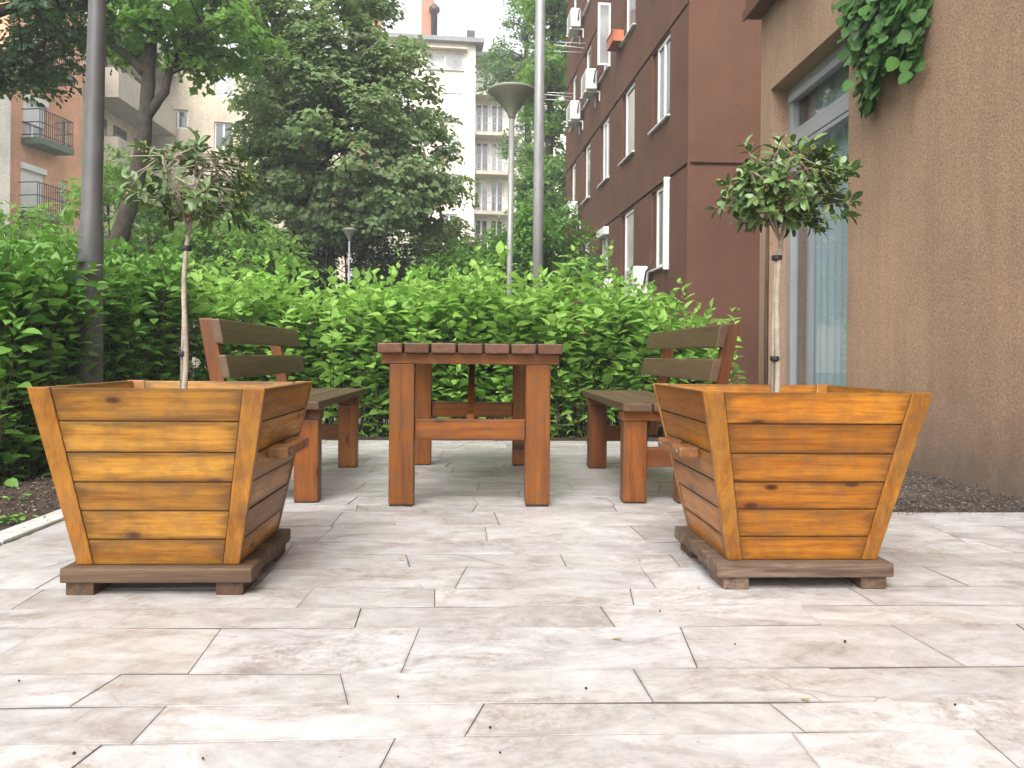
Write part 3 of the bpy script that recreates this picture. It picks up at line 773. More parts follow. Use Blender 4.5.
# tan house: a front towards the camera and a wing of deep balconies
A, u, n, L = frame_from(146, 39.0, 345, 40.4)
zt3 = at(205, 58, 39.3).z
tb = empty('tan_house', A, 'tan concrete apartment house with deep parapet balconies, behind the left trees', 'building')
R4 = lambda x0, x1, y0, y1: (uz(x0, 356, A, n, u)[0], uz(x1, 356, A, n, u)[0], uz((x0 + x1) / 2, y1, A, n, u)[1], uz((x0 + x1) / 2, y0, A, n, u)[1])
tw = [R4(262, 282, 66, 97), R4(262, 282, 122, 150), R4(262, 282, 175, 200), R4(262, 282, 228, 252), R4(305, 325, 175, 200), R4(305, 325, 228, 252), R4(153, 163, 110, 130), R4(165, 186, 109, 128), R4(212, 231, 66, 97), R4(212, 231, 122, 150), R4(160, 182, 165, 188), R4(212, 231, 175, 200), R4(155, 176, 62, 72)]
m = MB(); block(m, A, u, n, L, zt3, 10, [w + (.25,) for w in tw]); m.build('wall', M['tan_wall'], tb)
m = MB(); m.obox(A, u, n, (-.2, L + .3), (-10.2, .35), (zt3 + .003, zt3 + .22)); m.build('roof', M['concrete'], tb)
for i, w in enumerate(tw): window(tb, A, u, n, *w, .2, 1, .08, 'pane_dark' if i % 2 else 'pane_curtain')
Aw, uw, nw, Lw = frame_from(80, 33.0, 146, 39.0)
ztw = at(80, 52, 33.2).z
m = MB(); block(m, Aw, uw, nw, Lw, zt3 - .01, 9, []); m.build('wing', M['tan_wall'], tb)
zb = uz(103, 82, Aw + nw * 1.4, nw, uw)[1]
for k in (1, 0, -1, -2, -3):
    z = zb + k * 2.8
    if z < .5: continue
    s = MB(); s.obox(Aw, uw, nw, (.1, Lw - .1), (.003, 1.4), (z - .18, z)); bb = s.build('balcony', M['concrete'], tb)
    s = MB(); s.obox(Aw, uw, nw, (.1, Lw - .1), (1.28, 1.40), (z + .003, z + 1.02)); s.obox(Aw, uw, nw, (.1, .22), (.003, 1.277), (z + .003, z + 1.02)); s.obox(Aw, uw, nw, (Lw - .22, Lw - .1), (.003, 1.277), (z + .003, z + 1.02))
    s.build('parapet', M['concrete'], bb)
    s = MB()
    for a in (.8, 2.6, 4.6): s.obox(Aw, uw, nw, (a, a + 1.2), (.003, .03), (z + .02, z + 2.2))
    s.build('balcony_window', M['pane_dark'], bb)

# cream tower house with chimneys and a balcony wing
A, u, n, L = frame_from(352, 50, 473, 50.6)
ztc = at(445, 43, 50.4).z
ch = empty('cream_house', A, 'tall cream apartment house with brick chimney and balcony wing, behind the big tree', 'building')
R5 = lambda x0, x1, y0, y1, A=A, n=n, u=u: (uz(x0, 356, A, n, u)[0], uz(x1, 356, A, n, u)[0], uz((x0 + x1) / 2, y1, A, n, u)[1], uz((x0 + x1) / 2, y0, A, n, u)[1])
cw = [R5(424, 461, 53, 70), R5(440, 459, 93, 121), R5(440, 456, 135, 158), R5(440, 456, 174, 196), R5(440, 456, 214, 236), R5(385, 405, 53, 70), R5(385, 405, 93, 116), R5(385, 405, 135, 158)]
m = MB(); block(m, A, u, n, L, ztc, 10, [w + (.25,) for w in cw]); m.build('wall', M['cream_wall'], ch)
m = MB(); m.obox(A, u, n, (-.4, L + .5), (-10.3, .5), (ztc + .003, ztc + .28)); m.obox(A, u, n, (.2, L - .2), (-9.5, -.8), (ztc + .28, ztc + .55)); rf = m.build('roof', M['roof_tin'], ch)
for (x0, x1, yt) in ((418.5, 431.5, -6), (366, 377, 2)):
    c0, c1 = uz(x0, 356, A, n, u)[0], uz(x1, 356, A, n, u)[0]; z1 = at((x0 + x1) / 2, yt, 51.5).z
    s = MB(); s.obox(A, u, n, (c0, c1), (-1.6, -.8), (ztc + .4, z1)); s.obox(A, u, n, (c0 - .06, c1 + .06), (-1.66, -.74), (z1 + .003, z1 + .12))
    ck = s.build('chimney', M['brick'], rf)
c = A + u * uz(430, 356, A, n, u)[0] - n * .6
s = MB(); zq = at(430, 12, 50.8).z; s.lathe([(.2, ztc + .4), (.2, zq), (.34, zq + .1), (.34, zq + .35), (.1, zq + .6)], (c.x + .1, c.y, 0), 12); s.build('flue', M['rail'], rf)
s = MB(); c = uz(465, 356, A, n, u)[0]; s.obox(A, u, n, (c, c + .5), (-1.2, -.7), (ztc + .4, ztc + 1.2)); s.build('chimney', M['rail'], rf)
for i, w in enumerate(cw):
    f = window(ch, A, u, n, *w, .2, 1, .09, 'pane_curtain' if i in (0, 3) else 'pane_dark')
    if i in (1, 2, 6):
        s = MB(); s.obox(A, u, n, (w[0] + .05, w[1] - .05), (-.1, -.06), (w[2] + (w[3] - w[2]) * .15, w[3] - .02)); s.build('roller_shutter', M['shutter'], f)
    sill(f, A, u, n, w[0], w[1], w[2], .12, 'concrete')
s = MB(); s.obox(A, u, n, (cw[0][0] - .2, cw[0][1] + .2), (.003, .5), (cw[0][3] + .15, cw[0][3] + .25)); s.build('awning_ledge', M['concrete'], ch)
A, u, n, L = frame_from(471, 52, 560, 52.4)
ztw = at(480, 62, 52).z
slabs = [at(485, y, 51).z for y in (92, 132, 171, 211, 250)]
R6 = lambda x0, x1, zf: (uz(x0, 356, A, n, u)[0], uz(x1, 356, A, n, u)[0], zf + .02, zf + 2.15)
ww = [R6(x0, x1, z) for z in slabs for (x0, x1) in ((473.5, 487), (489, 502), (516, 530), (533, 548))]
m = MB(); block(m, A, u, n, L, ztw, 9, [w + (.25,) for w in ww]); m.build('wing', M['cream_wall'], ch)
m = MB(); m.obox(A, u, n, (.0, L + .4), (-9.2, 1.2), (ztw + .003, ztw + .25)); m.build('roof', M['roof_tin'], ch)
for i, w in enumerate(ww): window(ch, A, u, n, *w, .2, 1, .09, 'pane_dark' if i % 3 else 'pane_curtain')
for z in slabs:
    s = MB(); s.obox(A, u, n, (.05, L * .5), (.003, 1.2), (z - .22, z)); b = s.build('balcony', M['concrete'], ch)
    railing(b, A, u, n, .08, L * .5 - .03, 1.17, z, z + 1.0, 'pole', 18, False)
# ------------------------------------------------------------------ picnic table
random.seed(21)
def table():
    cx, y0, y1 = -.035, 3.755, 5.245
    t = empty('picnic_table', (cx, 4.5, 0), 'reddish brown wooden table with plank top and square legs, between the two benches', 'table')
    lw, ld = .116, .092
    for sx in (-1, 1):
        for (ya_, yb_) in ((y0, y0 + ld), (y1 - ld, y1)):
            m = MB(); xo = cx + sx * .378; xi = xo - sx * lw
            m.box((min(xo, xi), ya_, .008), (max(xo, xi), yb_, .667), .006, axis=(0, 0, 1))
            l = m.build('leg', M['table_wood'], t)
            f = MB(); f.box((min(xo, xi) + .004, ya_ + .004, 0), (max(xo, xi) - .004, yb_ - .004, .0075), .001); f.build('foot_pad', M['black'], l)
    for (ya_, yb_) in ((y0 - .004, y0 + ld - .004), (y1 - ld + .004, y1 + .004)):
        m = MB(); x0, x1 = cx - .415, cx + .415          # ends cut back at the lower corners
        c = .03
        q0 = [(x0 + c, ya_, .668), (x1 - c, ya_, .668), (x1 - c, yb_, .668), (x0 + c, yb_, .668)]
        q1 = [(x0, ya_, .668 + c), (x1, ya_, .668 + c), (x1, yb_, .668 + c), (x0, yb_, .668 + c)]
        q2 = [(x0, ya_, .7165), (x1, ya_, .7165), (x1, yb_, .7165), (x0, yb_, .7165)]
        m.hexa([(x0, ya_, .668), (x1, ya_, .668), (x1, yb_, .668), (x0, yb_, .668), (x0, ya_, .7165), (x1, ya_, .7165), (x1, yb_, .7165), (x0, yb_, .7165)], .005, None, (1, 0, 0))
        m.build('crossbeam', M['table_wood'], t)
    for (ya_, yb_) in ((y0 + .022, y0 + .067), (y1 - .067, y1 - .022)):
        m = MB(); m.box((cx - .378 + lw + .001, ya_, .311), (cx + .378 - lw - .001, yb_, .408), .005, axis=(1, 0, 0)); m.build('stretcher', M['table_wood'], t)
    m = MB()
    w, g = .1125, .0108
    for k in range(7):
        x = cx - .427 + k * (w + g); m.box((x, 3.69 + random.uniform(-.004, .004), .718), (x + w, 5.31, .765 + random.uniform(-.001, .001)), .006, axis=(0, 1, 0))
    m.build('tabletop', M['top_wood'], t)
    m = MB(); m.hexa([(cx - .018, y0 + .069, .322), (cx + .018, y0 + .069, .322), (cx + .018, y0 + .069, .40), (cx - .018, y0 + .069, .40), (cx - .018, y1 - .25, .62), (cx + .018, y1 - .25, .62), (cx + .018, y1 - .25, .71), (cx - .018, y1 - .25, .71)], .004)
    m.build('brace', M['table_wood'], t)
    m = MB(); m.box((cx - .30, 4.46, .668), (cx + .30, 4.54, .7165), .004); m.build('batten', M['table_wood'], t)
table()

# ------------------------------------------------------------------ benches
def bench(rx, sg, label):
    y0, y1 = 3.775, 5.30
    t = empty('garden_bench', (rx, 4.53, 0), label, 'bench', 'benches facing the table')
    X = lambda a: rx + sg * a
    def bx(m, xa, xb, ya_, yb_, za, zb, bev=.005, axis=None):
        a, b = sorted((X(xa), X(xb))); m.box((a, ya_, za), (b, yb_, zb), bev, axis=axis)
    legs = ((3.835, 3.925), (5.035, 5.125))
    for (ya_, yb_) in legs:
        m = MB(); bx(m, .075, .19, ya_, yb_, .006, .398, axis=(0, 0, 1)); l = m.build('leg', M['bench_wood'], t)
        f = MB(); bx(f, .079, .186, ya_ + .004, yb_ - .004, 0, .0055, .001); f.build('foot_pad', M['black'], l)
        m = MB(); bx(m, -.185, -.075, ya_, yb_, .006, .398, axis=(0, 0, 1)); l = m.build('leg', M['bench_wood'], t)
        f = MB(); bx(f, -.181, -.079, ya_ + .004, yb_ - .004, 0, .0055, .001); f.build('foot_pad', M['black'], l)
        m = MB(); bx(m, -.185, .197, ya_ - .006, yb_ + .004, .399, .447, axis=(1, 0, 0)); m.build('seat_bearer', M['bench_wood'], t)
        m = MB(); bx(m, -.074, .074, ya_ + .02, yb_ - .025, .175, .268, axis=(1, 0, 0)); m.build('stretcher', M['bench_wood'], t)
        # leaning post
        yp0, yp1 = ya_ - .052, ya_ - .008
        if ya_ > 4.5: yp0, yp1 = ya_ - .052, ya_ - .008
        m = MB(); lo, hi = -.202, -.325; w = .034
        q = []
        for (xc, z) in ((lo, .22), (hi, .872)):
            for (dx, yy) in ((-w, yp0), (w, yp0), (w, yp1), (-w, yp1)): q.append((X(xc + dx), yy, z))
        m.hexa(q, .006, axis=(0, 0, 1)); m.build('post', M['bench_wood'], t)
    for k, (xa, xb) in enumerate(((-.215, -.088), (-.080, .055), (.063, .203))):
        m = MB(); bx(m, xa, xb, y0, y1, .448, .487, .006, (0, 1, 0)); m.build('seat_slat', M['slat_wood'], t)
    for (zc, h) in ((.648, .108), (.812, .112)):
        # plank leaning with the post
        xc = -.215 + (-.340 + .215) * (zc - .22) / .652 + .047
        sl = -.125 / .652; m = MB(); q = []
        for yy in (y0 - .045, y1 + .02):
            for (d, z) in ((.004, zc - h / 2), (.046, zc - h / 2), (.046, zc + h / 2), (.004, zc + h / 2)):
                q.append((X(xc + d + sl * (z - zc)), yy, z))
        m.hexa(q, .007, axis=(0, 1, 0)); m.build('backrest_rail', M['slat_wood'], t)
bench(-.944, 1, 'wooden bench left of the table, its backrest rising behind the left planter')
bench(.895, -1, 'wooden bench right of the table, its backrest rising behind the right planter')

# ------------------------------------------------------------------ planters
M['handle_wood'] = wood_mat('handle_wood', (.24, .085, .022), (.32, .135, .042), (.14, .042, .01), .5, .9)
def planter(cx, cy_, hs, seed, label, wood, bt=.341, rz=0.0):
    """hs = +1: the handle in view is on the right side, -1 on the left"""
    random.seed(seed)
    t = empty('wooden_planter', (cx, cy_, 0), label, 'planter', 'tapered wooden planters', rz)
    zb, zt, b0, b1 = .083, .607, .236, bt
    H = lambda z: b0 + (b1 - b0) * (z - zb) / (zt - zb)
    def fr(k, a, d, z):     # face k: a along the face (left to right seen from outside), d inward from the face plane
        h = H(z) - d
        x, y = ((a, -h), (h, a), (-a, h), (-h, -a))[k]
        return (cx + x, cy_ + y, z)
    pw, pt = .060, .022
    def piece(m, k, a0f, a1f, za, zb_, d0, d1, bev=.003, axis=None, rnd=None):
        q = []
        for z in (za, zb_):
            for (af, d) in ((a0f, d0), (a1f, d0), (a1f, d1), (a0f, d1)): q.append(fr(k, af(z), d, z))
        m.hexa(q, bev, rnd, axis)
    rows = 6
    zs = [zb + (zt - zb) * (i / rows) * (1 + .0) for i in range(rows + 1)]
    zs = [zb] + [zb + (zt - zb) * f for f in (.145, .312, .477, .645, .818)] + [zt]
    for k in range(4):
        side = k in (1, 3)
        m = MB()
        e = (lambda z: H(z) - pt - .001) if side else (lambda z: H(z) - pw - .001)
        if not side: e = lambda z: H(z) - pw * (.8 + .25 * (z - zb) / (zt - zb)) - .001
        for i in range(rows):
            g = .0017
            jj = random.uniform(-.0012, .0012)
            piece(m, k, lambda z, e=e: -e(z), lambda z, e=e: e(z), zs[i] + (g if i else 0), zs[i + 1] - (g if i < rows - 1 else 0), (.0045 if not side else .003) + jj, .0235, .0030)
        # added darker backing sheet, blocks light through the joints
        piece(m, k, lambda z, e=e: -e(z) + .002, lambda z, e=e: e(z) - .002, zs[0] + .004, zs[-1] - .012, .0125, .0215, 0, None, .1)
        m.build('side_panel' if side else 'front_panel' if k == 0 else 'back_panel', M[wood], t)
        if not side:
            for sx in (-1, 1):
                m = MB()
                wd = lambda z: pw * (.8 + .25 * (z - zb) / (zt - zb))
                if sx < 0: piece(m, k, lambda z: -H(z), lambda z: -H(z) + wd(z), zb, zt + .002, 0, pt, .004, (0, 0, 1))
                else: piece(m, k, lambda z: H(z) - wd(z), lambda z: H(z), zb, zt + .002, 0, pt, .004, (0, 0, 1))
                m.build('corner_post', M['planter_post'], t)
    # base of boards on four feet
    bw_, n = .275, 5
    m = MB()
    for i in range(n):
        y = -bw_ + i * (2 * bw_ / n); j = random.uniform(-.008, .008)
        m.box((cx - bw_ + j, cy_ + y + .002, .038), (cx + bw_ + j, cy_ + y + 2 * bw_ / n - .002, .0815), .006, axis=(1, 0, 0))
    bm_ = M['base_dark' if wood == 'planter_wood_yellow' else 'rim_wood']
    b = m.build('base', bm_, t)
    for sx in (-1, 1):
        for sy in (-1, 1):
            m = MB(); x0, x1 = sorted((cx + sx * .255, cx + sx * .175)); y0, y1 = sorted((cy_ + sy * .26, cy_ + sy * .12))
            m.box((x0, y0, 0), (x1, y1, .0375), .003); m.build('foot', bm_, b)
    # slotted handles, one on each side
    for s in (1, -1):
        m = MB(); zc = .405; th = .036
        L_, D_ = .155, .062
        xi = lambda z: H(z)
        yo = cy_ + .0
        def hb(x0, x1, ya_, yb_):
            q = []
            for z in (zc - th / 2, zc + th / 2):
                for (a, y) in ((x0, ya_), (x1, ya_), (x1, yb_), (x0, yb_)): q.append((cx + s * (H(zc) + a), yo + y, z))
            return q
        rn = random.random()
        m.hexa(hb(.030, D_, -L_ + .1005, L_ - .1005), .005, rn, (0, 1, 0))
        m.hexa(hb(-.004, D_ + .001, -L_, -L_ + .10), .008, rn, (0, 1, 0)); m.hexa(hb(-.004, D_ + .001, L_ - .10, L_), .008, rn, (0, 1, 0))
        h = m.build('handle', M['handle_wood'], t)
        for y in (-L_ + .04, L_ - .04):
            q = MB(); P = Vector((cx + s * (H(zc) + D_), yo + y, zc))
            q.tube([P - Vector((s * .002, 0, 0)), P + Vector((s * .004, 0, 0))], .009, 12); q.build('bolt', M['steel'], h)
    # earth inside
    rg = np.random.default_rng(seed); nn = 26; hh = H(.53) - .03
    xs = np.linspace(-hh, hh, nn); Xg, Yg = np.meshgrid(xs, xs)
    V = np.stack([cx + Xg, cy_ + Yg, .53 + rg.normal(0, .006, Xg.shape)], -1).reshape(-1, 3)
    i = np.arange(nn * nn).reshape(nn, nn)
    np_mesh('soil', V, np.stack([i[:-1, :-1], i[:-1, 1:], i[1:, 1:], i[1:, :-1]], -1).reshape(-1, 4), M['soil'], np.zeros(len(V)), None, t, True)
PLX, PLY, PRX, PRY = -.938, 2.640, 1.010, 2.676
planter(PLX, PLY, 1, 31, 'tapered orange wooden planter at the left, holding the thinner trunked tree', 'planter_wood_yellow', .332)
planter(PRX, PRY, -1, 47, 'tapered orange wooden planter at the right, close to the stucco wall', 'planter_wood', .347)

# ------------------------------------------------------------------ lamp posts and poles
def base_z(): return -.05
p = at(537.5, 300, 9.0)
m = MB(); dx = at(541, 0, 9.0).x - at(537.5, 300, 9.0).x
t = empty('metal_pole', (p.x, 9.0, 0), 'tall plain grey metal pole right beside the park lamp', 'pole')
m.tube([(p.x, 9.0, -.05), (p.x, 9.0, 3.0), (p.x + dx * 1.2, 9.0, 9.0)], [.062, .058, .050], 16); m.build('shaft', M['pole'], t)
m = MB(); m.lathe([(.10, -.05), (.10, .32), (.068, .36)], (p.x, 9.0, 0), 16); m.build('collar', M['pole'], t)

def lamp(px, ytop, ybot, Y, w, label, pxb=None):
    A = at(px, ytop, Y); B = at(px, ybot, Y); k = w
    t = empty('park_lamp', (A.x, Y, 0), label, 'street lamp', 'park lamps with funnel heads')
    m = MB(); m.tube([(A.x - .02, Y, -.05), (A.x, Y, B.z + .02)], [.036 * k / .58, .033 * k / .58], 12); m.build('shaft', M['pole'], t)
    h = A.z - B.z; m = MB()
    m.lathe([(.05 * k, B.z - .01), (.075 * k, B.z + .03), (.09 * k, B.z + h * .16), (.20 * k, B.z + h * .42), (.36 * k, B.z + h * .70), (.485 * k, B.z + h * .88), (.50 * k, B.z + h * .93), (.485 * k, B.z + h * .97), (.30 * k, A.z + .01), (.02, A.z + .03)], (A.x, Y, 0), 32)
    hd = m.build('lamp_head', M['lamp_head'], t)
    m = MB(); m.lathe([(.055 * k, B.z - .06), (.055 * k, B.z - .012)], (A.x, Y, 0), 16); m.build('collar', M['pole'], t)
lamp(512, 89, 119, 10.2, .62, 'grey park lamp with a wide funnel head beside the tall pole')
lamp(349.5, 229, 241, 15, .28, 'small distant funnel lamp in front of the dark tree')

A = at(86.5, 378, 5.0); Bt = at(97.5, 0, 5.0)
t = empty('utility_pole', (A.x, 5.0, 0), 'thick dark grey tapered pole standing in the hedge at the left', 'pole')
m = MB(); d = Bt - A; m.tube([(A.x - .03, 5, -.05), (A.x, 5.0, A.z), (A.x + d.x * .42, 5, 1.47), (A.x + d.x * .47, 5, 1.55), Bt, Bt + d * .8], [.100, .092, .070, .060, .050, .040], 20); m.build('shaft', M['dark_pole'], t)
m = MB(); m.lathe([(.12, -.05), (.12, .12), (.10, .16)], (A.x - .02, 5, 0), 20); m.build('collar', M['dark_pole'], t)

A = at(766, 300, 7.6)
m = MB(); m.tube([(A.x + .02, 7.6, -.05), (A.x - .0, 7.6, 1.0), (A.x + .015, 7.6, 2.4)], [.022, .02, .016], 8)
tag(m.build('garden_stake', M['twig']), 'thin brown stake before the corner of the tan wall', 'stake')
# ------------------------------------------------------------------ vegetation
G = lambda *s: [(p, c) for p, c in s]
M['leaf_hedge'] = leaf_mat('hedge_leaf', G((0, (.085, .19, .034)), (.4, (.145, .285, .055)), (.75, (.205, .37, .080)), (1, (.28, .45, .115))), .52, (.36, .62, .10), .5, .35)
M['leaf_hedge_shaded'] = leaf_mat('shaded_hedge_leaf', G((0, (.034, .096, .021)), (.5, (.060, .155, .029)), (1, (.12, .26, .046))), .42, (.17, .38, .04), .5, .4)  # same hedge leaf, the left hedge's shade put into its colour
M['leaf_holly'] = leaf_mat('glossy_leaf', G((0, (.035, .068, .030)), (.5, (.055, .100, .040)), (.88, (.085, .140, .052)), (1, (.17, .22, .07))), .20, (.15, .24, .06), .24, .6, True)
M['leaf_holly_right'] = leaf_mat('glossy_bright_leaf', G((0, (.024, .062, .022)), (.5, (.042, .100, .030)), (.88, (.075, .145, .04)), (1, (.17, .24, .05))), .16, (.14, .24, .04), .26, .6, True)
M['leaf_vine'] = leaf_mat('vine_leaf', G((0, (.010, .028, .010)), (.6, (.020, .055, .013)), (.85, (.045, .13, .02)), (1, (.10, .24, .03))), .24, (.06, .18, .016), .40, .22, True)
M['leaf_maple'] = leaf_mat('maple_leaf', G((0, (.14, .20, .08)), (.45, (.20, .29, .115)), (.82, (.25, .36, .155)), (.93, (.25, .24, .13)), (1, (.29, .17, .12))), .48, (.30, .44, .13), .5, .35)
M['leaf_bright'] = leaf_mat('bright_tree_leaf', G((0, (.085, .175, .035)), (.5, (.14, .27, .052)), (1, (.21, .36, .08))), .48, (.32, .56, .08), .5, .3)
M['leaf_pale'] = leaf_mat('pale_tree_leaf', G((0, (.075, .15, .045)), (.5, (.115, .21, .065)), (1, (.18, .29, .10))), .36, (.26, .42, .12), .5, .3)
M['leaf_dark'] = leaf_mat('dark_tree_leaf', G((0, (.036, .068, .032)), (.6, (.056, .105, .044)), (1, (.09, .16, .058))), .28, (.09, .19, .04), .5, .3)
M['leaf_shrub'] = leaf_mat('shrub_leaf', G((0, (.045, .115, .018)), (.5, (.085, .20, .028)), (1, (.14, .29, .04))), .36, (.20, .42, .04), .5, .3)
M['weed'] = leaf_mat('weed_leaf', G((0, (.05, .13, .02)), (1, (.12, .26, .04))), .35, (.2, .42, .04), .5, .3)

# ---- hedges: many leafy shoots
def hedge(name, label, sites, hts, seed, mat, lsz=(.055, .095), lean=.25, lowfree=.22, node=.052):
    """sites (n,2) foot points, hts (n,) shoot heights"""
    rng = np.random.default_rng(seed); n = len(sites); K = 9
    t = empty(name, (float(sites[:, 0].mean()), float(sites[:, 1].mean()), 0), label, 'hedge')
    s = np.linspace(0, 1, K)
    az = rng.uniform(0, 2 * pi, n); ln = np.abs(rng.normal(0, lean, n)) * hts; bow = rng.uniform(.8, 2.2, n)
    off = ln[:, None] * s[None] ** bow[:, None]
    wig = rng.normal(0, .012, (n, K, 2)).cumsum(1)
    P = np.stack([sites[:, :1] + np.cos(az)[:, None] * off + wig[..., 0], sites[:, 1:] + np.sin(az)[:, None] * off + wig[..., 1], -.03 + (hts[:, None] + .03) * (s[None] - .10 * (ln / hts)[:, None] * s[None] ** 3)], -1)
    R = (.0028 + .0050 * rng.random(n))[:, None] * (1.12 - s[None]) 
    stems('stems', P, R, M['twig'], t, 4)
    LP, LD, LN, LS, LR = [], [], [], [], []
    for i in range(n):
        h = hts[i]; f0 = min(.8, (lowfree * rng.uniform(.5, 1.6)) / h)
        nn = max(3, int(h * (1 - f0) / node)); ts = np.linspace(f0, 1.0, nn) + rng.normal(0, .01, nn); ts = np.clip(ts, 0, 1)
        phi = rng.uniform(0, pi)
        for j, tt in enumerate(ts):
            x = tt * (K - 1); a = min(int(x), K - 2); q = P[i, a] + (P[i, a + 1] - P[i, a]) * (x - a)
            d = P[i, a + 1] - P[i, a]; d = d / np.linalg.norm(d)
            phi += pi / 2 + rng.normal(0, .25)
            tip = tt > .93
            for k in (0, pi):
                if rng.random() < .10: continue
                o = np.array([cos(phi + k), sin(phi + k), 0]); side = rng.uniform(.45, 1.0)
                el = rng.normal(.15, .3) + (.75 if tip else 0)
                D = o * cos(el) + np.array([0, 0, sin(el)]) + .25 * d
                sz = rng.uniform(*lsz) * (1.0 if not tip else rng.uniform(.45, .8))
                # side twig: the leaf sits a little off the stem
                r = 0 if tip else rng.uniform(0, .09)
                LP.append(q + o * r + np.array([0, 0, rng.normal(0, .02)])); LD.append(D)
                LN.append(np.array([rng.normal(0, .35), rng.normal(0, .35), 1.0]) - .4 * o * (el > .5)); LS.append(sz)
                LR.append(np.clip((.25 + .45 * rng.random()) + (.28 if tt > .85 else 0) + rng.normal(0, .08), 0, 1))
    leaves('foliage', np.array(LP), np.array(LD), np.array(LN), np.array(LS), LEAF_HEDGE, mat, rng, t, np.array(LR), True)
    return len(LP)

rng = np.random.default_rng(77)
# back hedge, from behind the left bench to the brown block
n = 700
x = rng.uniform(-2.45, 2.35, n); y = rng.uniform(6.95, 7.9, n)
h = 1.34 + .10 * np.sin(x * 2.1 + 1) + .06 * np.sin(x * 5.3) + rng.normal(0, .13, n)
h -= .10 * (y < 7.15)
h *= np.interp(x, [-2.5, .9, 1.6, 2.0, 2.4], [1.0, .98, .95, .80, .52])
tall = rng.random(n) < .05; h[tall] += rng.uniform(.10, .28, tall.sum())
short = rng.random(n) < .25; h[short] *= rng.uniform(.45, .85, short.sum())
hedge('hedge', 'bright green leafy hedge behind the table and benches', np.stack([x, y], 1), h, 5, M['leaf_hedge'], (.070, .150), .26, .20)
# left hedge, along the kerb
n = 1250
y = rng.uniform(4.15, 7.2, n); x = rng.uniform(-3.5, -2.42, n) - .10 * (y > 5.0)
h = 1.22 + .10 * np.sin(y * 3.1) + rng.normal(0, .10, n) + .10 * (y > 5.2) - .09 * (y < 5.0)
tall = rng.random(n) < .04; h[tall] += rng.uniform(.08, .2, tall.sum())
short = rng.random(n) < .28; h[short] *= rng.uniform(.35, .85, short.sum())
hedge('hedge', 'taller hedge with shade-darkened green leaves in the soil bed at the left, around the thick pole', np.stack([x, y], 1), h, 6, M['leaf_hedge_shaded'], (.062, .112), .16, .06)

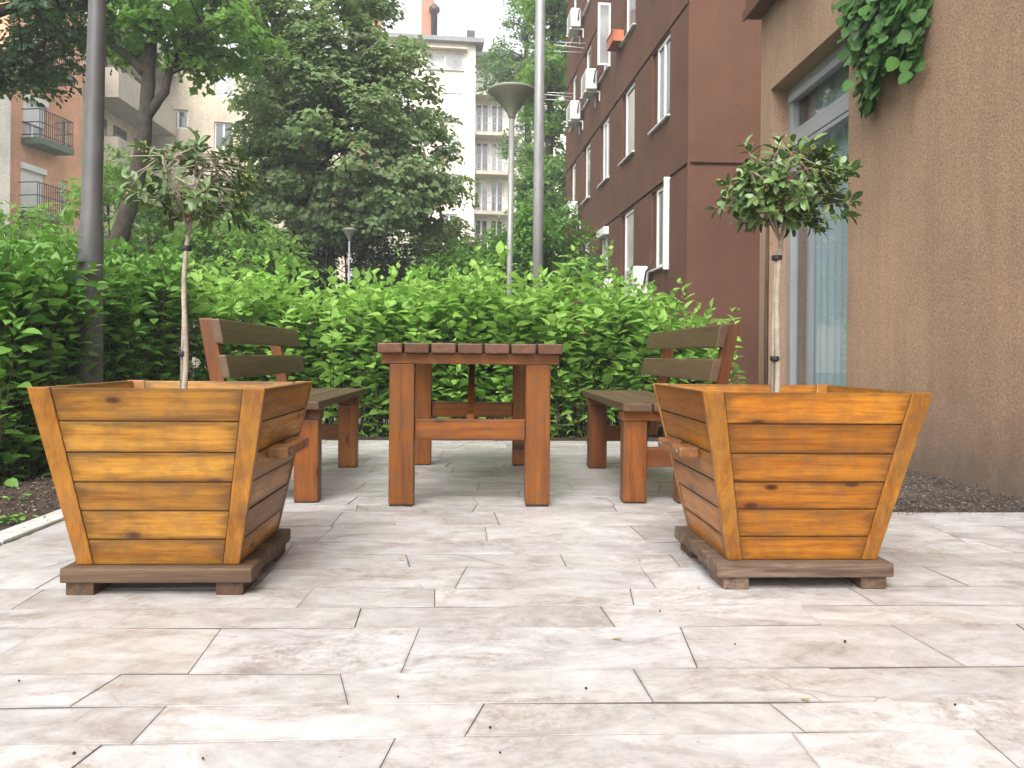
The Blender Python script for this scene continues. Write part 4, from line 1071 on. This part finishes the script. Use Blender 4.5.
# ---- potted standard trees
def potted_tree(name, label, foot, top, crown_c, crown_r, nbr, nclus, seed, mat, rtr, stake_off, nber, lsc=1.0):
    rng = np.random.default_rng(seed); foot = np.array(foot, float); top = np.array(top, float); C = np.array(crown_c, float); R = np.array(crown_r, float)
    t = empty(name, tuple(foot), label, 'potted tree', 'small standard trees in the planters')
    m = MB(); pts = [foot + (top - foot) * s + np.array([.006 * sin(s * 7 + seed), .005 * cos(s * 5), 0]) for s in np.linspace(0, 1, 9)]
    m.tube(pts, list(np.linspace(rtr * 1.08, rtr * .85, 9)), 10); 
    # limbs
    tips = []; tw = MB()
    for i in range(nbr):
        a = 2 * pi * i / nbr + rng.normal(0, .3); el = rng.uniform(-.25, 1.15)
        start = top + (C - top) * rng.uniform(-.05, .35)
        e = C + np.array([cos(a) * cos(el), sin(a) * cos(el), sin(el)]) * R * rng.uniform(.45, .72)
        mid = (start + e) / 2 + rng.normal(0, .015, 3) + np.array([0, 0, -.01])
        path = [start, start * .5 + mid * .5 + rng.normal(0, .006, 3), mid, mid * .5 + e * .5 + rng.normal(0, .006, 3), e]
        r0 = rtr * rng.uniform(.26, .38); tw.tube(path, list(np.linspace(r0, .003, 5)), 6)
        tips += [(e, r0)]
        for _ in range(max(1, nclus // nbr)):
            b = path[int(rng.integers(2, 5))]; q = C + unit(rng.normal(0, 1, 3)) * R * rng.uniform(.55, 1.0)
            for _t in range(6):
                if np.linalg.norm((q - b) / R) < .95: break
                q = C + unit(rng.normal(0, 1, 3)) * R * rng.uniform(.55, 1.0)
            mid = (b + q) / 2 + rng.normal(0, .012, 3)
            tw.tube([b, mid, q], [.0024, .0019, .0013], 5); tips.append((q, .003))
    mid = top + (C - top) * .55
    m.tube([pts[-1], (pts[-1] + mid) / 2 + np.array([.004, 0, 0]), mid], [rtr * .85, rtr * .66, rtr * .4], 8)
    m.build('trunk', M['stem'], t); tw.build('branches', M['stem'], t)
    # stake tied to the trunk
    so = np.array(stake_off, float)
    m = MB(); sp = [foot + so * 1.0, foot + (top - foot) * .5 + so * .95, foot + (top - foot) * .97 + so * .6]
    m.tube(sp, [rtr * .7, rtr * .68, rtr * .6], 7); m.build('stake', M['stem'], t)
    for f in (.33, .93):
        c = foot + (top - foot) * f + so * .45; m = MB()
        rr = rtr * 1.05 + abs(so[0]) * .5 + .002
        m.lathe([(rr * .97, -.008), (rr * 1.01, -.005), (rr * 1.01, .005), (rr * .97, .008)], tuple(c), 14); m.build('tie', M['black'], t)
    LP, LD, LN, LS, LR = [], [], [], [], []; bm_ = MB(); fl = MB(); nb = 0
    for q, r in tips:
        out = unit(q - (C - np.array([0, 0, .10])))
        k = rng.integers(5, 11); young = rng.random() < .35
        for j in range(k):
            a = 2.4 * j + rng.normal(0, .3); ref = np.array([0, 0, 1.0]) if abs(out[2]) < .9 else np.array([1.0, 0, 0])
            e1 = unit(np.cross(out, ref)); e2 = np.cross(out, e1)
            f = j / k; op = 1.25 - 1.0 * f * (1 if young else .6)
            D = out * cos(op) + (e1 * cos(a) + e2 * sin(a)) * sin(op) + np.array([0, 0, rng.normal(-.12, .2)])
            LP.append(q - out * (.055 * (1 - f)) + rng.normal(0, .004, 3)); LD.append(D); LN.append(out + np.array([0, 0, .8]) + rng.normal(0, .25, 3))
            LS.append(lsc * rng.uniform(.040, .068) * (.75 if f > .8 else 1)); LR.append(np.clip(rng.uniform(.05, .8) + (.22 if young and f > .7 else 0), 0, 1))
        for _ in range(2):
            if nb < nber and rng.random() < .5:
                c = q + rng.normal(0, .018, 3) - out * .04; bm_.blob(tuple(c), .0052); nb += 1
        if young:
            for _ in range(6): fl.blob(tuple(q - out * .012 + rng.normal(0, .010, 3)), .0030, 6)
    leaves('foliage', np.array(LP), np.array(LD), np.array(LN), np.array(LS), LEAF_HOLLY, mat, rng, t, np.array(LR), True, True)
    if nb: bm_.build('berry_cluster', M['berry'], t)
    if fl.v: tag(fl.build('flower_buds', M['bud'], t), kind='stuff')
M['bud'] = plain_mat('yellow_bud', (.35, .33, .08), .6)
f = at(183, 386, PLY); f = Vector((f.x, PLY, .52)); tp = at(187.5, 236, PLY)
c = at(194, 180, PLY)
potted_tree('standard_tree', 'sparse small evergreen tree on a thin bent trunk, growing in the left planter', f, tp, c, (.275, .23, .20), 8, 66, 12, M['leaf_holly'], .0085, (-.010, .012, 0), 9, .80)
f = at(776, 388, PRY); f = Vector((f.x, PRY, .52)); tp = at(779, 246, PRY); c = at(786, 186, PRY)
potted_tree('standard_tree', 'dense small evergreen tree on a straight staked trunk, growing in the right planter', f, tp, c, (.28, .24, .18), 10, 125, 19, M['leaf_holly_right'], .0095, (-.010, .010, 0), 16, .82)

# ---- vine over the beige wall
def vine():
    rng = np.random.default_rng(8)
    P0 = at(880, 30, 5.6)
    t = empty('climbing_vine', (WX - .12, 5.6, 2.4), 'glossy green vine hanging down the tan wall at the window corner', 'vine')
    LP, LD, LN, LS, LR = [], [], [], [], []; SP, SR = [], []
    # hanging strands: (px, y bottom) of each strand tip
    for (px, yb, dn) in ((842, 14, 5), (850, 40, 6), (858, 60, 8), (862, 82, 10), (867, 103, 11), (873, 92, 11), (880, 62, 12), (888, 66, 12), (897, 56, 12), (905, 60, 12), (913, 74, 11), (918, 44, 10), (922, 20, 8), (894, 40, 10), (875, 66, 8), (884, 30, 10), (905, 20, 9), (865, 20, 8)):
        d = rng.uniform(.03, .16)
        B = on_plane(px, yb, (WX - d, 0, 0), nW); B = np.array(B)
        tt = np.linspace(0, 1, 8); top = B + np.array([rng.uniform(-.02, .1), rng.normal(0, .12), 3.75 - B[2]])
        path = top[None] * (1 - tt[:, None]) + B[None] * tt[:, None] + rng.normal(0, .015, (8, 3)); path[:, 0] = np.minimum(path[:, 0], WX - .012)
        SP.append(path); SR.append(np.linspace(.006, .002, 8))
        L = top[2] - B[2]
        for j in range(int(L / .011)):
            f = rng.random() ** .8; q = top * (1 - f) + B * f + rng.normal(0, .036, 3); q[0] = min(q[0], WX - .02)
            LP.append(q); LD.append(np.array([rng.normal(-.45, .4), rng.normal(0, .6), -1 + rng.normal(0, .35)])); LN.append(np.array([-1 + rng.normal(0, .3), rng.normal(-.3, .45), rng.normal(.45, .3)]))
            LS.append(rng.uniform(.052, .098)); LR.append(np.clip(rng.beta(1.6, 2.2) + (.45 if rng.random() < .16 else 0), 0, 1))
    stems('stems', np.array(SP), np.array(SR), M['twig'], t, 5)
    leaves('foliage', np.array(LP), np.array(LD), np.array(LN), np.array(LS), LEAF_ROUND, M['leaf_vine'], rng, t, np.array(LR), True, True)
vine()

# ---- trees
def tree(name, label, foot, trunks, ells, nclump, nspray, nleaf, lsize, mat, bark, seed, tpl=LEAF_MAPLE, rc=.55, flat=.5, shell=.55, group=None, cat='tree', limbs=True):
    """trunks: lists of (point, radius); ells: crown lobes (centre, radii, weight)"""
    rng = np.random.default_rng(seed)
    t = empty(name, tuple(foot), label, cat, group)
    m = MB(); nodes = []
    for tr in trunks:
        pts = [np.array(p, float) for p, r in tr]; rad = [r for p, r in tr]
        fine, fr = [], []
        for i in range(len(pts) - 1):
            for s in np.linspace(0, 1, 5)[:-1]:
                fine.append(pts[i] * (1 - s) + pts[i + 1] * s + rng.normal(0, rad[i] * .10, 3)); fr.append(rad[i] * (1 - s) + rad[i + 1] * s)
        fine.append(pts[-1]); fr.append(rad[-1]); m.tube(fine, fr, 10); nodes += list(zip(fine, fr))
    wsum = sum(e[2] for e in ells); cl = []
    for (C, R, w) in ells:
        C = np.array(C, float); R = np.array(R, float)
        for _ in range(int(round(nclump * w / wsum))):
            d = unit(rng.normal(0, 1, 3)); cl.append(C + d * R * (rng.random() ** (1 / 3) * (1 - shell) + shell) * rng.uniform(.85, 1.05))
    LP, LD, LN, LS, LR = [], [], [], [], []
    SP, SR = [], []
    C0_ = np.array(ells[0][0], float) - np.array([0, 0, .4])
    for q in cl:
        if limbs:
            best = min(nodes, key=lambda nd: np.linalg.norm(nd[0] - q) + 1.2 * max(0, nd[0][2] - q[2] + .3) - nd[1])
            a, ra = best; mid = (a + q) / 2 + rng.normal(0, .12, 3) + np.array([0, 0, .05]); r0 = min(ra * .55, .012 + .012 * np.linalg.norm(q - a))
            ss = np.linspace(0, 1, 6)[:, None]; path = (1 - ss) ** 2 * a + 2 * ss * (1 - ss) * mid + ss ** 2 * q
            SP.append(path); SR.append(np.linspace(r0, .006, 6))
        tone = rng.normal(0, .09)
        for _ in range(nspray):
            d = unit(rng.normal(0, 1, 3)); c = q + d * np.array([rc, rc, rc * flat * 1.4]) * rng.uniform(.35, 1.0)
            if limbs and rng.random() < .35:
                ss = np.linspace(0, 1, 6)[:, None]; SP.append(q * (1 - ss) + c * ss + rng.normal(0, .01, (6, 3))); SR.append(np.linspace(.007, .003, 6))
            tilt = np.array([d[0] * .5, d[1] * .5, 1.0])
            k = nleaf
            th = rng.uniform(0, 2 * pi, k); rr_ = rc * .42 * np.sqrt(rng.random(k))
            e1 = unit(np.cross(tilt, [0.3, 1, 0])); e2 = unit(np.cross(tilt, e1))
            LP.append(c + rr_[:, None] * (np.cos(th)[:, None] * e1 + np.sin(th)[:, None] * e2) + rng.normal(0, rc * .07, (k, 3)))
            LD.append(np.cos(th)[:, None] * e1 + np.sin(th)[:, None] * e2 + rng.normal(0, .35, (k, 3)) - np.array([0, 0, .25]))
            LN.append(unit(tilt) * .75 + .75 * unit(c - C0_) + rng.normal(0, .36, (k, 3))); LS.append(rng.uniform(lsize * .7, lsize * 1.25, k)); LR.append(np.clip(rng.random(k) * .85 + .08 + tone + rng.normal(0, .04), 0, 1))
    m.build('trunk', bark, t)
    if SP: stems('branches', np.array(SP), np.array(SR), bark, t, 5)
    cat_ = np.concatenate
    leaves('crown', cat_(LP), cat_(LD), cat_(LN), cat_(LS), tpl, mat, rng, t, cat_(LR))
V3 = lambda *a: np.array(a, float)
def pA(px, py, Y): return np.array(at(px, py, Y))

# dark maple in the middle
Y = 17.0
ft = pA(262, 356, Y); ft[2] = -.1
k0, k1 = pA(262, 300, Y), pA(300, 225, Y)
tree('maple_tree', 'large dark olive green tree filling the sky left of the cream house', ft,
     [[(ft, .17), (pA(255, 262, Y), .15), (pA(262, 205, Y), .12), (pA(285, 130, Y - .3), .09), (pA(310, 40, Y), .05), (pA(320, -60, Y), .02)],
      [(ft + V3(.25, .2, 0), .15), (pA(285, 245, Y), .12), (pA(322, 175, Y), .09), (pA(350, 90, Y), .06), (pA(350, -30, Y), .02)],
      [(ft + V3(1.3, .5, 0), .10), (pA(331, 240, Y + .5), .085), (pA(348, 160, Y + .5), .06), (pA(380, 80, Y + .5), .02)]],
     [(pA(350, 150, Y), (2.25, 1.9, 1.75), 1.0), (pA(320, 40, Y), (1.6, 1.6, 1.8), .8), (pA(290, 110, Y), (1.1, 1.3, 1.2), .35), (pA(400, 195, Y), (1.25, 1.3, 1.05), .45), (pA(300, 205, Y), (1.5, 1.2, .7), .3), (pA(330, -70, Y), (1.7, 1.7, 1.3), .5), (pA(385, 90, Y), (1.1, 1.2, 1.1), .3)],
     220, 16, 18, .112, M['leaf_maple'], M['dark_bark'], 41, LEAF_MAPLE, .50, .5, .45)

# bright tree at the upper left with a leaning trunk
Y = 14.0
ft = pA(112, 356, Y); ft[2] = -.1
tree('forked_tree', 'light green tree with a leaning forked trunk, behind the left small tree', ft,
     [[(ft, .17), (pA(112, 262, Y), .16), (pA(133, 200, Y), .135), (pA(146, 120, Y), .12), (pA(148, 70, Y), .11), (pA(155, 20, Y), .08), (pA(172, -60, Y), .05), (pA(185, -150, Y), .02)],
      [(pA(147, 75, Y), .10), (pA(132, 58, Y), .075), (pA(112, 45, Y - .2), .06), (pA(95, 10, Y - .4), .03)],
      [(pA(146, 118, Y), .085), (pA(165, 92, Y), .075), (pA(172, 60, Y), .06), (pA(200, 20, Y), .04), (pA(230, -30, Y), .02)]],
     [(pA(190, 10, Y), (1.25, 1.4, .75), 1.0), (pA(130, -40, Y), (1.5, 1.5, 1.0), .9), (pA(215, 55, Y + .5), (.75, .9, .55), .4), (pA(110, 20, Y), (.6, .9, .5), .25)],
     62, 9, 13, .125, M['leaf_bright'], M['bark'], 43, LEAF_MAPLE, .42, .5, .3)

# dark fine leaved tree overhanging the left corner
Y = 10.0
ft = pA(-70, 356, Y); ft[2] = -.1
tree('shade_tree', 'dark fine leaved tree overhanging the upper left corner of the photo', ft,
     [[(ft, .22), (pA(-80, 150, Y), .19), (pA(-60, 30, Y), .14), (pA(-20, -80, Y), .08)], [(pA(-70, 90, Y), .09), (pA(-20, 60, Y), .06), (pA(20, 75, Y), .02)], [(pA(-60, 30, Y), .09), (pA(20, 5, Y), .06), (pA(75, 10, Y), .02)]],
     [(pA(15, 15, Y), (1.05, 1.1, .8), 1.0), (pA(60, 10, Y), (.55, .8, .5), .35), (pA(-40, 60, Y), (.7, .9, .7), .3), (pA(30, -50, Y), (1.2, 1.2, .6), .5)],
     60, 10, 16, .075, M['leaf_dark'], M['dark_bark'], 47, LEAF6, .34, .6, .3)

# trees behind the lamp
Y = 30.0
ft = pA(548, 356, Y); ft[2] = -.1
tree('broadleaf_tree', 'fresh green tree between the tall pole and the brown block', ft,
     [[(ft, .24), (pA(548, 200, Y), .18), (pA(552, 60, Y), .11), (pA(555, -80, Y), .04)]],
     [(pA(552, 190, Y), (1.3, 1.8, 1.8), .9), (pA(553, 90, Y), (1.2, 1.8, 1.9), .9), (pA(556, -10, Y), (1.2, 1.8, 1.9), .8), (pA(545, 265, Y), (1.5, 1.6, 1.4), .6)],
     170, 11, 13, .15, M['leaf_bright'], M['bark'], 53, LEAF_MAPLE, .55, .55, .3)
Y = 34.0
ft = pA(530, 356, Y); ft[2] = -.1
tree('birch_tree', 'pale feathery tree rising behind the funnel lamp', ft,
     [[(ft, .22), (pA(528, 180, Y), .17), (pA(526, 60, Y), .10), (pA(530, -60, Y), .03)]],
     [(pA(508, 75, Y), (1.15, 1.4, 1.25), 1.0), (pA(525, 10, Y), (.85, 1.4, 1.5), .8), (pA(525, 150, Y), (.9, 1.4, 1.5), .6), (pA(497, 55, Y), (.6, .9, .6), .3)],
     75, 10, 12, .125, M['leaf_pale'], M['bark'], 59, LEAF6, .48, .7, .3)
# fill behind: dim greens under and behind the maple, left of the tan house foot
Y = 21.0
ft = pA(455, 356, Y); ft[2] = -.1
tree('young_tree', 'small mid green tree under the right side of the dark maple', ft,
     [[(ft, .09), (pA(452, 280, Y), .07), (pA(455, 225, Y), .03)]],
     [(pA(450, 248, Y), (.9, 1.0, .75), 1.0), (pA(420, 262, Y), (.8, .9, .6), .6)],
     34, 9, 12, .12, M['leaf_maple'], M['dark_bark'], 61, LEAF_MAPLE, .42, .6, .3)

def shrub(label, px, py, Y, R, mat, seed, n=34, ls=.10, rc=.36, tpl=LEAF6, nl=12):
    C = pA(px, py, Y); ft = C.copy(); ft[2] = -.1
    hi = C + V3(0, 0, R[2] * .5)
    tree('shrub', label, ft, [[(ft, .05), ((ft + C) / 2 + V3(.1, 0, 0), .04), (hi, .015)], [(ft + V3(.1, .05, 0), .04), ((ft + C) / 2 + V3(-.25, .1, 0), .03), (hi + V3(-.4 * R[0], 0, -.1), .012)], [(ft + V3(-.08, .05, 0), .04), ((ft + C) / 2 + V3(.3, .1, 0), .03), (hi + V3(.4 * R[0], 0, -.1), .012)]],
         [(C, R, 1.0)], n, 9, nl, ls, mat, M['twig'], seed, tpl, rc, .7, .35, 'shrubs beyond the hedge', 'shrub')
shrub('rounded bright green shrub in front of the brown block, behind the pole', 545, 262, 15.5, (1.25, 1.0, 1.05), M['leaf_shrub'], 71, 60, .10)
shrub('bright green shrub at the foot of the funnel lamp', 480, 282, 16.5, (1.5, 1.0, .85), M['leaf_shrub'], 72, 60, .10)
shrub('mid green shrub beneath the left small tree crown, beyond the hedge', 225, 268, 12.5, (1.3, .9, .75), M['leaf_bright'], 73, 56, .09)
shrub('mid green shrub between the leaning trunk and the thick pole', 128, 232, 15.0, (1.0, .9, 1.7), M['leaf_bright'], 74, 58, .10)
shrub('leafy shrub against the foot of the salmon house', 20, 240, 15.5, (.8, .8, .65), M['leaf_bright'], 75, 26, .11)
shrub('dark low shrub in the shade under the big maple', 345, 275, 18.5, (2.6, 1.2, 1.0), M['leaf_dark'], 76, 80, .12, .45)
shrub('dark shrub left of the maple trunks in the shade', 262, 262, 20.0, (1.8, 1.2, 1.3), M['leaf_maple'], 77, 60, .12, .45)
shrub('dim green shrub right of the maple, before the cream house', 420, 285, 19.5, (1.6, 1.1, 1.0), M['leaf_bright'], 78, 56, .11, .42)
shrub('tall slender shrub against the foot of the tan house', 190, 235, 24, (1.9, 1.2, 2.2), M['leaf_maple'], 79, 56, .13, .5)

# ---- weeds and small things on the ground
def weed(P, n, ls, hh, seed, label, group=None):
    rng = np.random.default_rng(seed); P = np.array(P, float)
    t = empty('weed', tuple(P), label, 'weed', group)
    B = P + np.stack([rng.normal(0, .03, n), rng.normal(0, .03, n), np.zeros(n)], -1)
    T_ = B + np.stack([rng.normal(0, .04, n), rng.normal(0, .04, n), rng.uniform(.3, 1, n) * hh], -1)
    s = np.linspace(0, 1, 4)[None, :, None]; Q = B[:, None] * (1 - s) + T_[:, None] * s
    stems('stems', Q, np.full((n, 4), .0012), M['weed'], t, 3)
    m = 3; PP = np.repeat(T_, m, 0); a = rng.uniform(0, 2 * pi, n * m)
    leaves('foliage', PP, np.stack([np.cos(a), np.sin(a), rng.normal(.15, .25, n * m)], -1), np.stack([rng.normal(0, .25, n * m), rng.normal(0, .25, n * m), np.ones(n * m)], -1), rng.uniform(.6, 1.2, n * m) * ls, LEAF_ROUND, M['weed'], rng, t, None, True)
W = lambda px, py: on_plane(px, py, (0, 0, 0), (0, 0, 1))
weed(W(9, 522), 24, .016, .028, 1, 'low green weed tuft beside the kerb at the left edge')
weed(W(18, 503), 4, .026, .03, 2, 'two leaved seedling standing alone in the dark soil')
weed(W(40, 524), 7, .009, .018, 3, 'tiny weed in the kerb joint, nearest to the left planter')
weed(W(14, 536), 5, .009, .015, 4, 'tiny weed in the kerb joint by the left edge')
for i, (px, py, n_, lab) in enumerate(((560, 436, 16, 'low weed at the paving end just right of the table'), (578, 433, 14, 'leafy weed at the paving end beside the right bench leg'), (378, 436, 14, 'low weed at the hedge foot left of the table'), (735, 440, 12, 'weed at the paving end behind the right planter'), (595, 436, 9, 'small weed half hidden by the right bench leg'))):
    weed(W(px, py), n_, .055, .10, 20 + i, lab)
rng = np.random.default_rng(99)
# ground ivy strip under the hedge
n = 1500; gx = rng.uniform(-2.1, 2.5, n); gy = rng.uniform(6.72, 8.0, n); sel = np.sin(gx * 3.3) + np.sin(gy * 4 + gx) + rng.normal(0, .6, n) > .35
gx, gy = gx[sel], gy[sel]; k = len(gx)
o = leaves('ground_cover', np.stack([gx, gy, rng.uniform(.0, .06, k)], -1), np.stack([rng.normal(0, 1, k), rng.normal(0, 1, k), rng.normal(.2, .2, k)], -1), np.stack([rng.normal(0, .3, k), rng.normal(0, .3, k), np.ones(k)], -1), rng.uniform(.03, .07, k), LEAF6, M['weed'], rng)
tag(o, kind='stuff')
# fallen leaves along the soil
spots = [(203, 760), (500, 754), (398, 698), (490, 729), (19, 682), (74, 755), (845, 643), (586, 690), (955, 706), (660, 612), (735, 645)]
bb = MB(); bb.blob((0, 0, .0045), .0052, 8, .85); be = bb.build('fallen_berry', M['fallen'])
for i, (px, py) in enumerate(spots):
    o = be if i == 0 else be.copy()
    if i: link(o)
    p = W(px, py); o.location = (p.x, p.y, .001); s = rng.uniform(.4, .8); o.scale = (s, s, s)
    tag(o, 'small dark berry fallen on the pale stone paving', 'fallen berry', 'berries fallen on the paving')
lm = leaf_grid([.02, .18, .2, .02], -.25, .3)
first = None
for i, (px, py) in enumerate([(428, 512), (446, 520), (470, 478), (560, 520), (405, 560), (352, 570), (640, 560), (480, 545), (395, 525), (800, 700), (612, 640), (700, 590)]):
    p = W(px, py)
    if first is None:
        first = leaves('fallen_leaf', np.zeros((1, 3)), np.array([[1., 0, 0]]), np.array([[0, 0, 1.]]), np.array([.03]), lm, M['dry_leaf'], rng); o = first
    else: o = first.copy(); link(o)
    o.location = (p.x, p.y, .004); o.rotation_euler = (0, 0, rng.uniform(0, 6)); s = rng.uniform(.5, 1.1); o.scale = (s, s, s)
    tag(o, 'small dry yellowish leaf lying on the pale paving', 'fallen leaf', 'dry leaves fallen on the paving')

# ---- the soft air of an overcast day
def haze():
    x, y0, y1, z0, z1 = 155, -155, 155, -1.2, 30
    V = [(-x, y0, z0), (x, y0, z0), (x, y1, z0), (-x, y1, z0), (-x, y0, z1), (x, y0, z1), (x, y1, z1), (-x, y1, z1)]
    me = bpy.data.meshes.new('haze'); me.from_pydata(V, [], [(0, 3, 2, 1), (4, 5, 6, 7), (0, 1, 5, 4), (1, 2, 6, 5), (2, 3, 7, 6), (3, 0, 4, 7)])
    b = NB('haze'); v = b.n('VolumePrincipled', {'Color': (.95, .97, 1.0), 'Density': .0024})
    b.t.links.new(v.outputs[0], b.out.inputs['Volume']); me.materials.append(b.m)
    tag(link(bpy.data.objects.new('haze', me)), kind='stuff')
haze()

# ---- small stones and crumbs on the two beds
def crumbs(name, x, y, z, size, mat, seed):
    rng = np.random.default_rng(seed); n = len(x)
    cube = np.array([(-1, -1, -1), (1, -1, -1), (1, 1, -1), (-1, 1, -1), (-1, -1, 1), (1, -1, 1), (1, 1, 1), (-1, 1, 1)], float) * .6
    Q = np.array([(0, 3, 2, 1), (4, 5, 6, 7), (0, 1, 5, 4), (1, 2, 6, 5), (2, 3, 7, 6), (3, 0, 4, 7)])
    a = rng.uniform(0, 2 * pi, n); sc = rng.uniform(.6, 1.3, (n, 1, 3)) * np.array([1, 1, .65]); V = cube[None] * sc + rng.normal(0, .16, (n, 8, 3))
    c, s_ = np.cos(a)[:, None], np.sin(a)[:, None]
    V = np.stack([V[..., 0] * c - V[..., 1] * s_, V[..., 0] * s_ + V[..., 1] * c, V[..., 2]], -1) * size[:, None, None]
    V += np.stack([x, y, z], -1)[:, None]
    QQ = (Q[None] + (np.arange(n) * 8)[:, None, None]).reshape(-1, 4)
    tag(np_mesh(name, V.reshape(-1, 3), QQ, mat, np.repeat(rng.random(n), 8), None, None, True), kind='stuff')
rng = np.random.default_rng(314)
def stone_mat():
    b = NB('small_stone'); r = b.attr('rnd').outputs['Fac']
    return b.done(b.pbr(b.ramp(r, [(0, (.05, .038, .03)), (.6, (.10, .08, .065)), (1, (.24, .21, .18))]), .9, spec=.2))
M['stone'] = stone_mat()
n = 5200; x = rng.uniform(1.66, 2.78, n); y = 3.66 + 2.6 * rng.random(n) ** 1.6
crumbs('pebbles', x, y, .004 + .010 * rng.random(n), rng.uniform(.002, .007, n) * (1 + .6 * (rng.random(n) < .06)), M['stone'], 1)
n = 2600; x = rng.uniform(-2.9, -1.88, n); y = 2.6 + 2.6 * rng.random(n) ** 1.3
crumbs('soil_crumbs', x, y, .004 + .02 * np.clip((-1.88 - x) / .35, 0, 1) + .008 * rng.random(n), rng.uniform(.003, .010, n), M['stone'], 2)
n = 260; x = np.concatenate([rng.uniform(1.7, 2.75, n // 2), rng.uniform(-1.74, 1.6, n - n // 2)]); y = np.concatenate([3.62 - np.abs(rng.normal(0, .04, n // 2)), 6.66 - np.abs(rng.normal(0, .06, n - n // 2))])
crumbs('spilt_grit', x, y, np.full(n, .003), rng.uniform(.0015, .004, n), M['stone'], 3)
